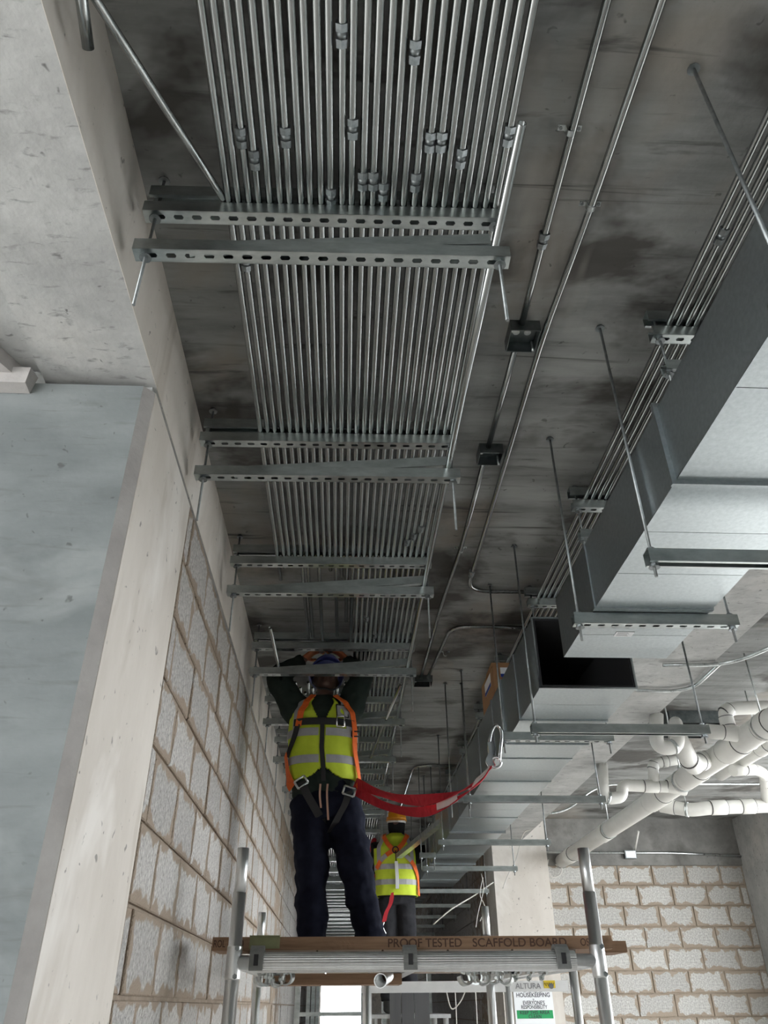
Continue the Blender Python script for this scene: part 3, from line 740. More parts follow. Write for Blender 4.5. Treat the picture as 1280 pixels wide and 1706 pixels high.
# ------------------------------------------------------------------ drain pipes at the right
DRAIN = thing('drain_pipework', (2.69, 6.5, 1.40), 'white plastic drain pipework with traps and branches at the right', 'drain pipes')
def pipe(label, pts, r, fil, rings=(), sleeves=(), name=None, clamps=()):
    path = fillet(pts, fil, 8)
    if name:
        t = thing(name, V((path[0].x, path[0].y, min(p.z for p in path)-r)), label, 'drain pipe')
        MB().tube(path, r, 20).build('pipe', 'pvc', t)
    else:
        t = MB().tube(path, r, 20).build('pipe', 'pvc', DRAIN); t['label'] = label
    L = [0]
    for a, b in zip(path[:-1], path[1:]): L.append(L[-1]+(b-a).length)
    def pt(s):
        s = s*L[-1]
        for i in range(len(path)-1):
            if L[i+1] >= s:
                f = (s-L[i])/max(1e-9, L[i+1]-L[i]); return path[i].lerp(path[i+1], f), (path[i+1]-path[i]).normalized()
        return path[-1], (path[-1]-path[-2]).normalized()
    for s, ln in sleeves:
        p, d = pt(s)
        MB().tube([p-d*ln/2, p-d*(ln/2-0.006), p+d*(ln/2-0.006), p+d*ln/2], r, 20, radii=[r*1.04, r*1.09, r*1.09, r*1.04]).build('coupling', 'pvc', t)
        for e in (-1, 1): MB().tube([p+d*(e*ln/2-0.003), p+d*(e*ln/2+0.003)], r*1.055, 20).build('seal_ring', 'band', t)
    for s in rings:
        p, d = pt(s); MB().tube([p-d*0.004, p+d*0.004], r*1.04, 20).build('seal_ring', 'band', t)
    for s in clamps:
        p, d = pt(s); MB().tube([p-d*0.011, p+d*0.011], r*1.09, 20).build('clamp_band', 'galv', t)
        MB().tube([p+V((0, 0, r)), V((p.x, p.y, ZC-0.0005))], 0.005, 8).build('hanger_rod', 'galv', t)
    return t
MX, MZ = 2.69, 1.50
def onmain(u, v):
    q = at(u, v, z=MZ); return q.y
pipe('thick white drain pipe running back into the block wall', [(MX, 3.2, MZ), (MX, YBW+0.06, MZ)], 0.080, 0.1, rings=(0.985,),
     sleeves=[((y-3.2)/(YBW+0.06-3.2), l_) for y, l_ in ((4.72, 0.14), (5.22, 0.25), (5.95, 0.30), (6.75, 0.34), (8.3, 0.22), (9.7, 0.2))], clamps=[0.22, 0.42, 0.70])
# wye with the upright branch and trap
yb = 5.35
pipe('white branch pipe dropping diagonally into the thick drain', [at(1128, 1225, y=yb-0.25), at(1152, 1275, y=yb-0.1), V((MX-0.03, yb+0.25, MZ+0.02))], 0.062, 0.12, sleeves=((0.38, 0.12), (0.72, 0.11)))
tr_ = lambda L, y: [at(u, v, y=y) for u, v in L]
pipe('white drain trap hanging below the concrete beam, nearer one', tr_([(1094, 1190), (1094, 1246), (1130, 1246), (1128, 1212)], 5.0)+[at(1126, 1205, y=5.15)], 0.046, 0.12, clamps=(0.5,))
pipe('white drain trap in front of the thick drain, farther one', tr_([(1003, 1270), (1006, 1332), (1037, 1328), (1037, 1308), (1078, 1310), (1118, 1311), (1136, 1314)], 6.25)+[V((MX, 6.45, MZ))], 0.046, 0.11, sleeves=((0.62, 0.12), (0.80, 0.16)), clamps=(0.26,))
pipe('thin white vent pipe rising from the farther trap', tr_([(1091, 1308), (1088, 1274), (1100, 1270), (1140, 1264)], 6.25)+tr_([(1175, 1258)], 6.6), 0.042, 0.10, sleeves=((0.16, 0.05), (0.28, 0.05)))
pipe('white branch pipe level with the duct hanger bar', tr_([(1178, 1218), (1222, 1222), (1258, 1228)], 5.0)+[V((MX, 5.12, MZ))], 0.048, 0.08, sleeves=((0.45, 0.16), (0.75, 0.16)))
pipe('white pipe elbow turning right above the branch pipe', tr_([(1216, 1217), (1207, 1186), (1222, 1180), (1290, 1178), (1380, 1174)], 5.0), 0.045, 0.10, sleeves=((0.07, 0.06), (0.16, 0.06)))
ZP4 = 1.72
q1, q2 = at(1178, 1266, z=ZP4), at(1275, 1200, z=ZP4)
pipe('thinner white pipe running parallel behind the thick drain', [V((q1.x, q1.y, ZP4)), V((q1.x, 3.4, ZP4))], 0.055, 0.1, sleeves=((0.12, 0.14), (0.45, 0.14)), clamps=(0.3, 0.62), name='drain_pipe')
pipe('second thin white pipe below the parallel one at the right', [at(1200, 1290, x=3.25), V((3.25, 3.9, at(1200, 1290, x=3.25).z))], 0.055, 0.1, sleeves=((0.3, 0.14),), clamps=(0.45,), name='drain_pipe')
pipe('white branch pipe leaving the thick drain towards the right wall', [V((MX, 6.95, MZ)), at(1150, 1350, y=6.75), at(1180, 1346, y=6.7), at(1290, 1342, y=6.7), at(1390, 1338, y=6.7)], 0.056, 0.10,
     sleeves=((0.10, 0.13), (0.36, 0.14), (0.52, 0.12)), clamps=(0.20,))
pipe('white pipe elbow dropping onto the right branch pipe', [at(1222, 1284, y=6.2), at(1258, 1281, y=6.3), at(1276, 1290, y=6.45), at(1278, 1335, y=6.68)], 0.045, 0.10, sleeves=((0.25, 0.12), (0.7, 0.08)))
# conduit work at the right
def small_conduit(pts, label, r=0.011, f=0.2):
    return tag(MB().tube(fillet(pts, f, 8), r, 10).build('wall_conduit', 'galv'), label, 'conduit')
small_conduit([at(u, v, z=ZC-0.02) for u, v in ((1110, 1110),)] and [at(u, v, z=1.63) for u, v in ((1105, 1108), (1215, 1108), (1300, 1072))], 'bent conduit under the beam right of the nearest duct')
small_conduit([at(u, v, z=1.63) for u, v in ((1060, 1150), (1150, 1152), (1200, 1105))], 'bent conduit under the beam beside the duct mouth')
small_conduit([at(u, v, y=8.2) for u, v in ((880, 1355), (942, 1355), (995, 1308), (1060, 1306), (1265, 1306))], 'thin conduit crossing behind the drain pipes')
small_conduit([at(u, v, y=YBW-0.04) for u, v in ((845, 1420), (1120, 1421), (1250, 1427))], 'conduit along the foot of the cross beam', 0.013)
jb = at(1050, 1424, y=YBW-0.055)
t = thing('junction_box', jb+V((0, 0, -0.05)), 'small grey box on the conduit below the cross beam', 'junction box')
MB().box((jb.x-0.07, YBW-0.085, jb.z-0.045), (jb.x+0.07, YBW-0.021, jb.z+0.045)).build('box_body', 'fitting', t)
MB().box((jb.x-0.06, YBW-0.09, jb.z-0.036), (jb.x+0.06, YBW-0.085, jb.z+0.036)).build('cover', 'galv', t)
tag(MB().tube([at(1058, 1418, y=YBW-0.05), at(1064, 1385, y=YBW-0.3)], 0.012, 10).build('drop_pipe', 'pvc'), 'short white pipe above the small box on the cross beam', 'pipe')
# cut hollow blocks wedged between the wall and the cross beam are set into the top joint
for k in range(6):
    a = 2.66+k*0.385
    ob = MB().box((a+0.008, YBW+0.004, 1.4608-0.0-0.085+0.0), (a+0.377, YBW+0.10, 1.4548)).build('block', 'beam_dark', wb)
# dark steel sleeve cast into the slab above the traps
sl0, sl1 = at(1112, 1183, z=ZC), at(1196, 1214, z=ZC)
t = thing('slab_sleeve', ((sl0.x+3.0)/2, 6.15, ZC-0.10), 'dark steel sleeve box under the slab above the nearer trap', 'sleeve box')
x0, x1, y0, y1, z0 = 2.60, 3.02, 5.94, 6.36, ZC-0.10
for lo, hi in (((x0, y0, z0), (x0+0.004, y1, ZC-0.0005)), ((x1-0.004, y0, z0), (x1, y1, ZC-0.0005)), ((x0+0.004, y0, z0), (x1-0.004, y0+0.004, ZC-0.0005)), ((x0+0.004, y1-0.004, z0), (x1-0.004, y1, ZC-0.0005))):
    MB().box(lo, hi).build('side_plate', 'box_zinc', t)
MB().box((x0+0.004, y0+0.004, ZC-0.004), (x1-0.004, y1-0.004, ZC-0.0005)).build('recess_dark', 'duct_dark', t)  # black sheet paints the dark inside of the opening

# ------------------------------------------------------------------ scaffold tower
SY, SYR = 3.30, 5.35
LX0, LX1 = -0.402, 0.968
t = thing('scaffold_tower', (0.28, 4.3, -CZ), 'aluminium scaffold tower carrying the worker with the blue helmet', 'scaffold')
def leg(x, y, ztop, par, r=0.0254):
    b = MB().tube([(x, y, -CZ), (x, y, ztop-0.16)], r, 18, hollow=0.003)
    ob = b.build('leg', 'alu', par)
    MB().tube([(x, y, ztop-0.17), (x, y, ztop)], r*0.90, 18, hollow=0.003).build('spigot', 'alu', ob)
    return ob
for (x, y, zt_) in ((LX0, SY, 0.535), (LX1, SY, 0.535), (at(437, 1520, y=SYR).x, SYR, at(437, 1520, y=SYR).z), (at(808, 1510, y=SYR).x, SYR, at(808, 1510, y=SYR).z)):
    lg = leg(x, y, zt_, t)
zled = 0.142
b = MB(); nrb = 26
prof = []
for k in range(nrb*2):
    a = 2*PI*k/(nrb*2); rr = 0.0335 if k % 2 else 0.0318; prof.append((rr*math.cos(a), rr*math.sin(a)))
vs = [(xx, SY+p[0], zled+p[1]) for xx in (LX0+0.06, LX1-0.09) for p in prof]
n_ = len(prof); b.add(vs, [(k, n_+k, n_+(k+1) % n_, (k+1) % n_) for k in range(n_)]+[tuple(range(n_)), tuple(range(n_, 2*n_))[::-1]])
b.build('ribbed_ledger', 'alu', t)
MB().tube([(LX0, SY, zled), (LX1, SY, zled)], 0.024, 16).build('rung', 'alu', t)
for x in (LX0, LX1):
    lg = MB().tube([(x, SY, zled-0.055), (x, SY, zled-0.05), (x, SY, zled+0.05), (x, SY, zled+0.055)], 0.03, 18, radii=[0.0262, 0.0285, 0.0285, 0.0262]).build('weld_collar', 'alu', t)
    bb = MB()
    for dz in (-0.045, 0.045): bb.tube([(x+0.012, SY-0.032, zled+dz), (x+0.012, SY-0.026, zled+dz)], 0.009, 6, sm=False)
    bb.build('bolt', 'fitting', lg)
for zz in (-0.85, -0.35):
    MB().tube([(LX0, SY, zz), (LX1, SY, zz)], 0.0254, 14).build('rung', 'alu', t)
for u in (437, 808):
    x = at(u, 1560, y=SYR).x
MB().tube([(at(437, 1560, y=SYR).x, SYR, 0.29), (at(808, 1560, y=SYR).x, SYR, 0.29)], 0.0254, 14).build('rung', 'alu', t)
MB().tube([at(634, 1634, y=3.42), at(672, 1608, y=4.6)], 0.0254, 16, hollow=0.003).build('brace', 'alu', t)
for sgn, x in ((-1, LX0+0.03), (1, LX1-0.03)): MB().tube([(x, SY+0.03, zled), (x, SYR, zled)], 0.0254, 14).build('side_rail', 'alu', t)
def claw(x, par):
    h0, h1 = zled-0.015, zled+0.075; wdt = 0.025
    ys = [SY+0.012+0.0*k for k in range(1)]
    arc = [(SY+0.043*math.cos(a), zled+0.006+0.043*math.sin(a)) for a in [PI*(1.08-0.9*k/10) for k in range(11)]]
    pts = [V((x, SY-0.046, h0-0.012))]+[V((x, p[0], p[1])) for p in arc]
    b = MB().ribbon(pts, [V((1, 0, 0))]*len(pts), wdt*2, 0.012)
    ob = b.build('platform_claw', 'grey_plastic', par)
    MB().box((x-0.008, SY-0.054, zled-0.012), (x+0.008, SY-0.040, zled+0.024)).build('latch', 'black_web', ob)
# deck of the tower, hooked over the ledger
pf = thing('platform_deck', (0.28, 4.3, 0.14), 'timber decked platform resting on the scaffold ledgers', 'platform')
for k in range(5):
    x0 = LX0+0.06+k*0.25
    MB().box((x0, SY+0.055, 0.166), (x0+0.242, SYR-0.04, 0.184)).build('deck_plank', 'ply', pf)
for x in (LX0+0.075, 0.28, LX1-0.10):
    MB().box((x-0.02, SY+0.045, 0.12), (x+0.02, SYR-0.03, 0.166)).build('deck_joist', 'alu', pf)
for u in (428, 684, 938): claw(at(u, 1580, y=SY-0.05).x, pf)
# timber boards standing at the front edge
def plank(x0, x1, y0, y1, z0, z1, label):
    b = MB(); c = 0.004
    b.box((x0, y0, z0), (x1, y1, z1))
    return tag(b.build('scaffold_board', 'wood'), label, 'scaffold board')
bl, br_ = at(354, 1575, y=SY+0.07), at(1020, 1575, y=SY+0.07)
ZB0, ZB1 = 0.184, 0.229
bd = plank(bl.x, br_.x, SY+0.062, SY+0.29, ZB0, ZB1, 'long brown timber scaffold board with branded lettering on its edge')
b2_ = plank(0.60, at(1041, 1580, y=SY+0.34).x, SY+0.31, SY+0.53, ZB0, ZB1-0.003, 'second timber scaffold board sticking out behind the lettered one')
b3_ = plank(LX0+0.075, 0.25, SY+0.42, SY+0.64, 0.079, 0.1185, 'timber board slung below the platform at the left')
def btext(body, u, size, sx=1.0):
    p = at(u, 1568, y=SY+0.0615)
    text('lettering', body, size, V((p.x, SY+0.0612, (ZB0+ZB1)/2-0.001)), (1, 0, 0), (0, 0, 1), 'ink', bd, sx=sx)
btext('PROOF TESTED', 708, 0.041, 1.02); btext('SCAFFOLD BOARD', 866, 0.041, 1.06); btext('OSHA', 983, 0.036, 0.8); btext('10', 400, 0.036, 0.85); btext('ROL', 366, 0.034, 0.7)
tp = at(436, 1566, y=SY-0.05)
tag(MB().box((tp.x-0.055, SY+0.045, 0.2292), (tp.x+0.06, SY+0.13, 0.2332)).box((tp.x-0.055, SY+0.0575, 0.19), (tp.x+0.06, SY+0.0612, 0.2292)).build('tape_wrap', 'olive'), 'olive plastic wrap folded over the scaffold board at the left', 'plastic wrap')
tag(MB().tube([at(1040-233, 1570, y=SY+0.2)*0+V((bl.x+1.18, SY+0.12, ZB1)), V((bl.x+1.18, SY+0.12, ZB1+0.008))], 0.006, 8).build('nail_head', 'fitting'), 'nail head standing on the scaffold board', 'nail') if False else None
# second scaffold tower frame behind with the maker's name on its bar
FY = 6.15
f = thing('scaffold_frame', (0.9, FY, -CZ), 'white barred scaffold frame with printed name behind the hanging couplers', 'scaffold')
fx0, fx1 = at(602, 1642, y=FY).x, at(946, 1642, y=FY).x
fz = at(760, 1644, y=FY).z
bar = MB().box((fx0, FY-0.02, fz-0.033), (fx1, FY+0.02, fz+0.033)).build('bar', 'white_bar', f)
text('lettering', 'ALTURA', 0.047, V((at(880, 1640, y=FY-0.021).x, FY-0.0207, fz)), (1, 0, 0), (0, 0, 1), 'grey_ink', bar)
qx = at(914, 1635, y=FY).x
yt = MB().box((qx-0.04, FY-0.0225, fz-0.012), (qx+0.04, FY-0.0203, fz+0.033)).build('sticker', 'yellow_tag', bar)
MB().tube([V((qx-0.032+0.008*k, FY-0.0232, fz+0.010+0.010*(-1)**k)) for k in range(9)], 0.0016, 6).build('scribble', 'ink', yt)
MB().tube([(fx1-0.12, FY-0.024, fz), (fx1-0.12, FY-0.0203, fz)], 0.017, 14).build('plug', 'grey_plastic', bar)
for u, rr in ((847, 0.026), (960, 0.03), (612, 0.03)):
    x = at(u, 1660, y=FY).x
    MB().tube([(x, FY, -CZ), (x, FY, fz+0.17)], rr, 16).build('leg', 'alu', f)
# tube that carries the couplers
CY, CTZ = 3.62, 0.1415
tb = tag(MB().tube([(0.42, CY, CTZ), (0.84, CY, CTZ)], 0.0238, 16, hollow=0.003).build('scaffold_tube', 'alu'), 'level scaffold tube strung with couplers under the platform', 'scaffold tube')
def coupler(c, rot, label, grp, first=[None]):
    o = V(c)
    if first[0] is None:
        t = thing('scaffold_coupler', (0, 0, 0), label, 'coupler', grp)
        b = MB()
        arc = [V((0, 0.0285*math.cos(a), 0.0285*math.sin(a))) for a in [math.radians(60-10*k) for k in range(31)]]
        b.ribbon(arc, [V((1, 0, 0))]*len(arc), 0.032, 0.008)
        b.box((-0.013, 0.010, 0.022), (0.013, 0.028, 0.031)); b.build('band', 'galv', t)
        arc2 = [V((0.026*math.cos(a), 0.020, -0.040+0.026*math.sin(a))) for a in [math.radians(100-10*k) for k in range(30)]]
        MB().ribbon(arc2, [V((0, 1, 0))]*len(arc2), 0.030, 0.007).build('second_band', 'galv', t)
        b = MB().tube([(0, -0.035, -0.058), (0, -0.035, 0.012)], 0.005, 8); b.tube([(0, -0.035, -0.045), (0, -0.035, -0.035)], 0.011, 6, sm=False); b.build('bolt', 'galv', t)
        first[0] = t
    else:
        t = copy_tree(first[0], None); t['label'] = label; t['group'] = grp
    t.location = o+V((0, 0, CZ)); t.rotation_euler = rot; ORG[t.name] = o
    return t
us = [778, 792, 806, 824, 842, 862, 884, 906]
for i, u in enumerate(us):
    p = V((at(u, 1628, y=CY).x, CY, CTZ))
    coupler(p, (random.uniform(-0.2, 0.2)+(1.35 if u > 850 else 0), 0, random.uniform(-0.5, 0.5)*(0.4 if u > 850 else 1)), 'steel coupler threaded on the level tube, %s from the left' % ORD[i+1], 'couplers on the level tube')
tag(MB().tube([(-0.30, CY, CTZ), (-0.06, CY, CTZ)], 0.0238, 14, hollow=0.003).build('scaffold_tube', 'alu'), 'short scaffold tube under the left end of the platform', 'scaffold tube')
for i, u in enumerate((437, 446, 455, 464, 472)):
    p = V((at(u, 1628, y=CY).x, CY, CTZ))
    coupler(p, (random.uniform(-0.3, 0.3), random.uniform(-0.1, 0.1), random.uniform(-0.6, 0.6)), 'steel coupler in the cluster under the left end of the platform, %s from the left' % ORD[i+1], 'couplers under the left end of the platform')

# ------------------------------------------------------------------ notice on the right column
sy = 9.97
s0, s1 = at(856, 1648, y=sy), at(926, 1760, y=sy)
sx0, sx1 = at(857, 1670, y=sy).x, at(922, 1670, y=sy).x
sz1 = at(890, 1638, y=sy).z; sz0 = sz1-0.62
t = thing('safety_notice', ((sx0+sx1)/2, sy, sz0), 'white and green housekeeping notice on the right column', 'sign')
sh = MB().box((sx0, sy, sz0), (sx1, sy+0.008, sz1)).build('sheet', 'paper', t)
sxm = (sx0+sx1)/2; sw = sx1-sx0
for body, v, size, mt, sx in (('GOOD', 1649, 0.075, 'black_ink', 1.1), ('HOUSEKEEPING', 1658, 0.058, 'black_ink', 0.92), ('is', 1665, 0.03, 'black_ink', 1), ('EVERYONE\'S', 1671, 0.052, 'black_ink', 0.85), ('RESPONSIBILITY', 1678, 0.048, 'black_ink', 0.85)):
    text('lettering', body, size, V((sxm, sy-0.001, at(890, v, y=sy).z)), (1, 0, 0), (0, 0, 1), mt, t, sx=sx)
g1, g0 = at(890, 1683, y=sy).z, at(890, 1697, y=sy).z
gb = MB().box((sx0+0.02, sy-0.0015, g0), (sx1-0.015, sy-0.0001, g1)).build('green_band', 'green_ink', t)
text('lettering', 'KEEP THIS AREA', 0.05, V((sxm, sy-0.0025, g1*0.72+g0*0.28)), (1, 0, 0), (0, 0, 1), 'black_ink', gb, sx=0.92)
text('lettering', 'CLEAN', 0.05, V((sxm, sy-0.0025, g1*0.22+g0*0.78)), (1, 0, 0), (0, 0, 1), 'black_ink', gb, sx=0.92)

# ------------------------------------------------------------------ far end of the corridor
def post(x, y, label, w_=0.05, z1=0.95, mtl='strut', name='steel_stud'):
    b = MB(); b.box((x-w_/2, y-0.03, -CZ), (x-w_/2+0.004, y+0.03, z1)); b.box((x+w_/2-0.004, y-0.03, -CZ), (x+w_/2, y+0.03, z1)); b.box((x-w_/2+0.004, y-0.03, -CZ), (x+w_/2-0.004, y-0.026, z1))
    return tag(b.build(name, mtl), label, 'stud', 'steel studs in the far corridor')
for i, (u, yy) in enumerate(((496, 8.5), (514, 12.0), (522, 12.6), (530, 13.2))):
    post(at(u, 1660, y=yy).x, yy, 'upright steel stud left of the bright doorway, %s from the left' % ORD[i+1], z1=at(u, 1600, y=yy).z)
for i, (u, yy) in enumerate(((607, 8.5), (640, 12.0), (716, 13.0))):
    post(at(u, 1660, y=yy).x, yy, 'upright steel stud right of the bright doorway, %s from the left' % ORD[i+1], 0.06, z1=at(u, 1600, y=yy).z)
tag(MB().box((at(498, 1690, y=8.45).x, 8.43, at(550, 1693, y=8.45).z), (at(606, 1690, y=8.45).x, 8.45, at(550, 1686, y=8.45).z)).box((at(498, 1690, y=8.45).x, 8.45, at(550, 1693, y=8.45).z), (at(606, 1690, y=8.45).x, 8.4705, at(550, 1692, y=8.45).z)).build('cross_rail', 'strut'), 'level metal rail across the bright doorway', 'rail')
def cable(pts, label, r=0.005, n=8):
    return tag(MB().tube(smooth_path(pts, n), r, 6).build('cable', 'cable'), label, 'cable')
cable([at(u, v, y=9.0) for u, v in ((885, 1382), (872, 1390), (860, 1432), (848, 1455), (838, 1480))], 'white cable looping down from the right concrete beam')
cable([at(822, 1470, y=9.975), at(790, 1492, y=9.8), at(752, 1515, y=9.6), at(722, 1540, y=9.6)], 'white cable slanting across the far duct hangers', 0.008)
cable([at(u, v, y=9.7) for u, v in ((802, 1455), (806, 1480), (797, 1520), (793, 1545))], 'white cable dangling left of the right column')
cable([at(u, v, y=9.7) for u, v in ((805, 1462), (800, 1490), (808, 1512), (800, 1535))], 'second white cable twisted beside the dangling one')
cable([at(u, v, y=YBW-0.06) for u, v in ((914, 1432), (912, 1447), (920, 1461), (933, 1458), (936, 1446), (926, 1440))], 'coil of white cable round the end of the thick drain', 0.008)
cable([at(u, v, y=FY+0.03) for u, v in ((742, 1638), (744, 1652), (752, 1680), (765, 1672), (775, 1652), (778, 1638))], 'white cable sagging below the barred scaffold frame')
for i, u in enumerate((668, 692, 758, 792)):
    cable([at(u, 1648, y=9.5), at(u+2, 1680, y=9.5), V((at(u+2, 1706, y=9.5).x, 9.5, -0.5))], 'cable hanging straight down in the far corridor, %s from the left' % ORD[i+1], 0.006)

pn = thing('panel_stack', (at(682, 1680, y=7.4).x, 7.4, -CZ), 'dark upright panels standing behind the barred scaffold frame', 'panels')
for k, (ua, ub) in enumerate(((650, 668), (669.5, 690), (691.5, 716))):
    xa, xb = at(ua, 1680, y=7.4).x, at(ub, 1680, y=7.4).x
    MB().box((xa, 7.38+0.012*k, -CZ), (xb, 7.42+0.012*k, at(680, 1644, y=7.4).z-0.01*k)).build('panel', 'panel_grey', pn)
# ------------------------------------------------------------------ workers
def lerp(a, b, t):
    if isinstance(a, tuple): return tuple(p+(q-p)*t for p, q in zip(a, b))
    return a+(b-a)*t
class Torso:
    # a closed body surface: rows from hem to neck, each with centre, half width and half depth
    def __init__(s, rows): s.rows = rows
    def at(s, th, t, off=0.0):
        R = s.rows; k = min(len(R)-2, max(0, int(t*(len(R)-1)))); f = t*(len(R)-1)-k
        f2 = f*f*(3-2*f)
        c = R[k][0].lerp(R[k+1][0], f); rx = lerp(R[k][1], R[k+1][1], f2); ry = lerp(R[k][2], R[k+1][2], f2)
        cs, sn = math.cos(th), math.sin(th)
        e = 0.82
        x = math.copysign(abs(cs)**e, cs); y = math.copysign(abs(sn)**e, sn)
        return c+V((x*(rx+off), y*(ry+off), 0))
    def n(s, th, t):
        a = s.at(th+0.05, t)-s.at(th-0.05, t); b = s.at(th, min(1, t+0.04))-s.at(th, max(0, t-0.04))
        return a.cross(b).normalized()
    def solid(s, mb, off=0.0, n=28, m=16, t0=0.0, t1=1.0):
        vs = []; fs = []
        for j in range(m+1):
            for i in range(n): vs.append(s.at(2*PI*i/n, lerp(t0, t1, j/m), off))
        for j in range(m):
            for i in range(n): fs.append((j*n+i, j*n+(i+1) % n, (j+1)*n+(i+1) % n, (j+1)*n+i))
        fs.append(tuple(range(n))[::-1]); fs.append(tuple(m*n+i for i in range(n)))
        return mb.add(vs, fs, True)
    def strap(s, way, width, off, thick=0.004, n=8):
        # way: list of (angle, height) on the surface
        P = smooth_path([V((a, b, 0)) for a, b in way], n)
        pts = [s.at(p.x, min(1, max(0, p.y)), off) for p in P]
        wd = []
        for i, p in enumerate(P):
            t = pts[min(i+1, len(pts)-1)]-pts[max(0, i-1)]
            wd.append(t.cross(s.n(p.x, min(0.97, max(0.03, p.y)))))
        return MB().ribbon(pts, wd, width, thick)
def shell(ts, keep, off, thick, n=200, m=110, rough=0.004):
    b = MB(); vs = []; fs = []
    for j in range(m+1):
        for i in range(n):
            th, t = 2*PI*i/n, j/m
            w_ = noise.noise(V((math.cos(th)*3, math.sin(th)*3, t*5)))*rough*1.5
            vs.append(ts.at(th, t, off+w_))
    inn = [ts.at(2*PI*i/n, j/m, off-thick) for j in range(m+1) for i in range(n)]
    N = len(vs); ok = {}
    for j in range(m):
        for i in range(n):
            ok[(i, j)] = keep(2*PI*(i+0.5)/n, (j+0.5)/m)
    for (i, j), k in ok.items():
        if not k: continue
        a, b_, c, d = j*n+i, j*n+(i+1) % n, (j+1)*n+(i+1) % n, (j+1)*n+i
        fs.append((a, b_, c, d)); fs.append((N+d, N+c, N+b_, N+a))
        for (di, dj, e) in ((-1, 0, (d, a)), (1, 0, (b_, c)), (0, -1, (a, b_)), (0, 1, (c, d))):
            q = ((i+di) % n, j+dj)
            if not ok.get(q, False): fs.append((e[1], e[0], N+e[0], N+e[1]))
    return b.add(vs+inn, fs, True)
FRONT = -PI/2
def hand(mb, wrist, palm_dir, across, curl, r=0.0095, side=1, k=1.0):
    # palm plus five bent fingers
    d = palm_dir.normalized(); a = (across-d*across.dot(d)).normalized(); nn = d.cross(a).normalized()*curl
    c = wrist+d*0.05*k
    mb.tube([wrist-d*0.01, wrist+d*0.03*k, wrist+d*0.085*k], 0.04, 12, radii=[(0.026*k, 0.022*k), (0.040*k, 0.019*k), (0.041*k, 0.016*k)], ref=a)
    for q, (o, L) in enumerate(((-0.030, 0.066), (-0.010, 0.078), (0.011, 0.074), (0.031, 0.058))):
        p = wrist+d*0.082*k+a*o*k
        p1 = p+d*L*0.45*k+nn*0.012*k; p2 = p1+(d*0.6+nn*0.8).normalized()*L*0.33*k; p3 = p2+(d*0.1+nn).normalized()*L*0.28*k
        mb.tube([p-d*0.012*k, p, p1, p2, p3], r, 8, radii=[r*k*1.05, r*k*1.05, r*k, r*k*0.92, r*k*0.7])
    p = wrist+d*0.028*k-a*0.034*k*side
    p1 = p+(d*0.5-a*0.8*side+nn*0.3).normalized()*0.038*k; p2 = p1+(d*0.9-a*0.2*side+nn*0.5).normalized()*0.034*k
    mb.tube([p+a*0.015*k*side, p, p1, p2], r, 8, radii=[r*1.25*k, r*1.25*k, r*1.05*k, r*0.8*k])
def head(mb, c, fwd, up, s=1.0):
    f = fwd.normalized(); u = (up-f*up.dot(f)).normalized(); r = f.cross(u)
    M = Matrix((r, f, u)).transposed()
    T = lambda x, y, z: c+r*x*s+f*y*s+u*z*s
    mb.ellipsoid(T(0, -0.012, 0.03), (0.077*s, 0.096*s, 0.088*s), 20, 14, M)
    mb.ellipsoid(T(0, 0.012, -0.035), (0.062*s, 0.078*s, 0.082*s), 18, 12, M)
    mb.ellipsoid(T(0, 0.052, -0.085), (0.034*s, 0.034*s, 0.028*s), 12, 8, M)
    mb.tube([T(0, 0.085, 0.012), T(0, 0.106, -0.020), T(0, 0.098, -0.034)], 0.013*s, 8, radii=[0.009*s, 0.017*s, 0.012*s])
    for q in (-1, 1):
        mb.ellipsoid(T(0.077*q, -0.01, -0.01), (0.011*s, 0.02*s, 0.033*s), 10, 8, M)
        mb.ellipsoid(T(0.032*q, 0.078, 0.030), (0.028*s, 0.014*s, 0.010*s), 10, 6, M)
        mb.ellipsoid(T(0.040*q, 0.062, -0.030), (0.022*s, 0.022*s, 0.020*s), 10, 6, M)
    mb.ellipsoid(T(0, 0.083, -0.058), (0.026*s, 0.012*s, 0.013*s), 10, 6, M)
    return T, M
def helmet(c, fwd, up, mtl, par, s=1.0, peak=True):
    f = fwd.normalized(); u = (up-f*up.dot(f)).normalized(); r = f.cross(u)
    T = lambda x, y, z: c+r*x*s+f*y*s+u*z*s
    b = MB(); nu, nv = 28, 9; vs = []; fs = []
    for j in range(nv+1):
        ph = (PI/2)*j/nv
        for i in range(nu):
            th = 2*PI*i/nu; R_ = math.cos(ph)
            rid = 0.006*max(0, 1-abs(math.cos(th))*6)*math.sin(ph) if j < nv else 0
            vs.append(T(0.108*R_*math.cos(th), -0.005+0.132*R_*math.sin(th), 0.03+0.125*math.sin(ph)+rid))
    for j in range(nv):
        for i in range(nu): fs.append((j*nu+i, j*nu+(i+1) % nu, (j+1)*nu+(i+1) % nu, (j+1)*nu+i))
    fs.append(tuple(range(nu))[::-1])
    b.add(vs, fs, True); ob = b.build('helmet', mtl, par)
    br = MB(); vs = []; fs = []
    for i in range(nu):
        th = 2*PI*i/nu; ex = 1.06+(0.34*max(0, math.sin(th))**3 if peak else 0.0)
        for (k, z) in ((0.97, 0.032), (ex, 0.024), (ex, 0.019), (0.97, 0.026)):
            vs.append(T(0.108*(k if k < 1 else 1.06+(0.1*max(0, math.sin(th))**3))*math.cos(th), -0.005+0.132*k*math.sin(th), z))
    for i in range(nu):
        for k in range(4): fs.append((i*4+k, ((i+1) % nu)*4+k, ((i+1) % nu)*4+(k+1) % 4, i*4+(k+1) % 4))
    br.add(vs, fs, True); br.build('brim', mtl, ob)
    return ob
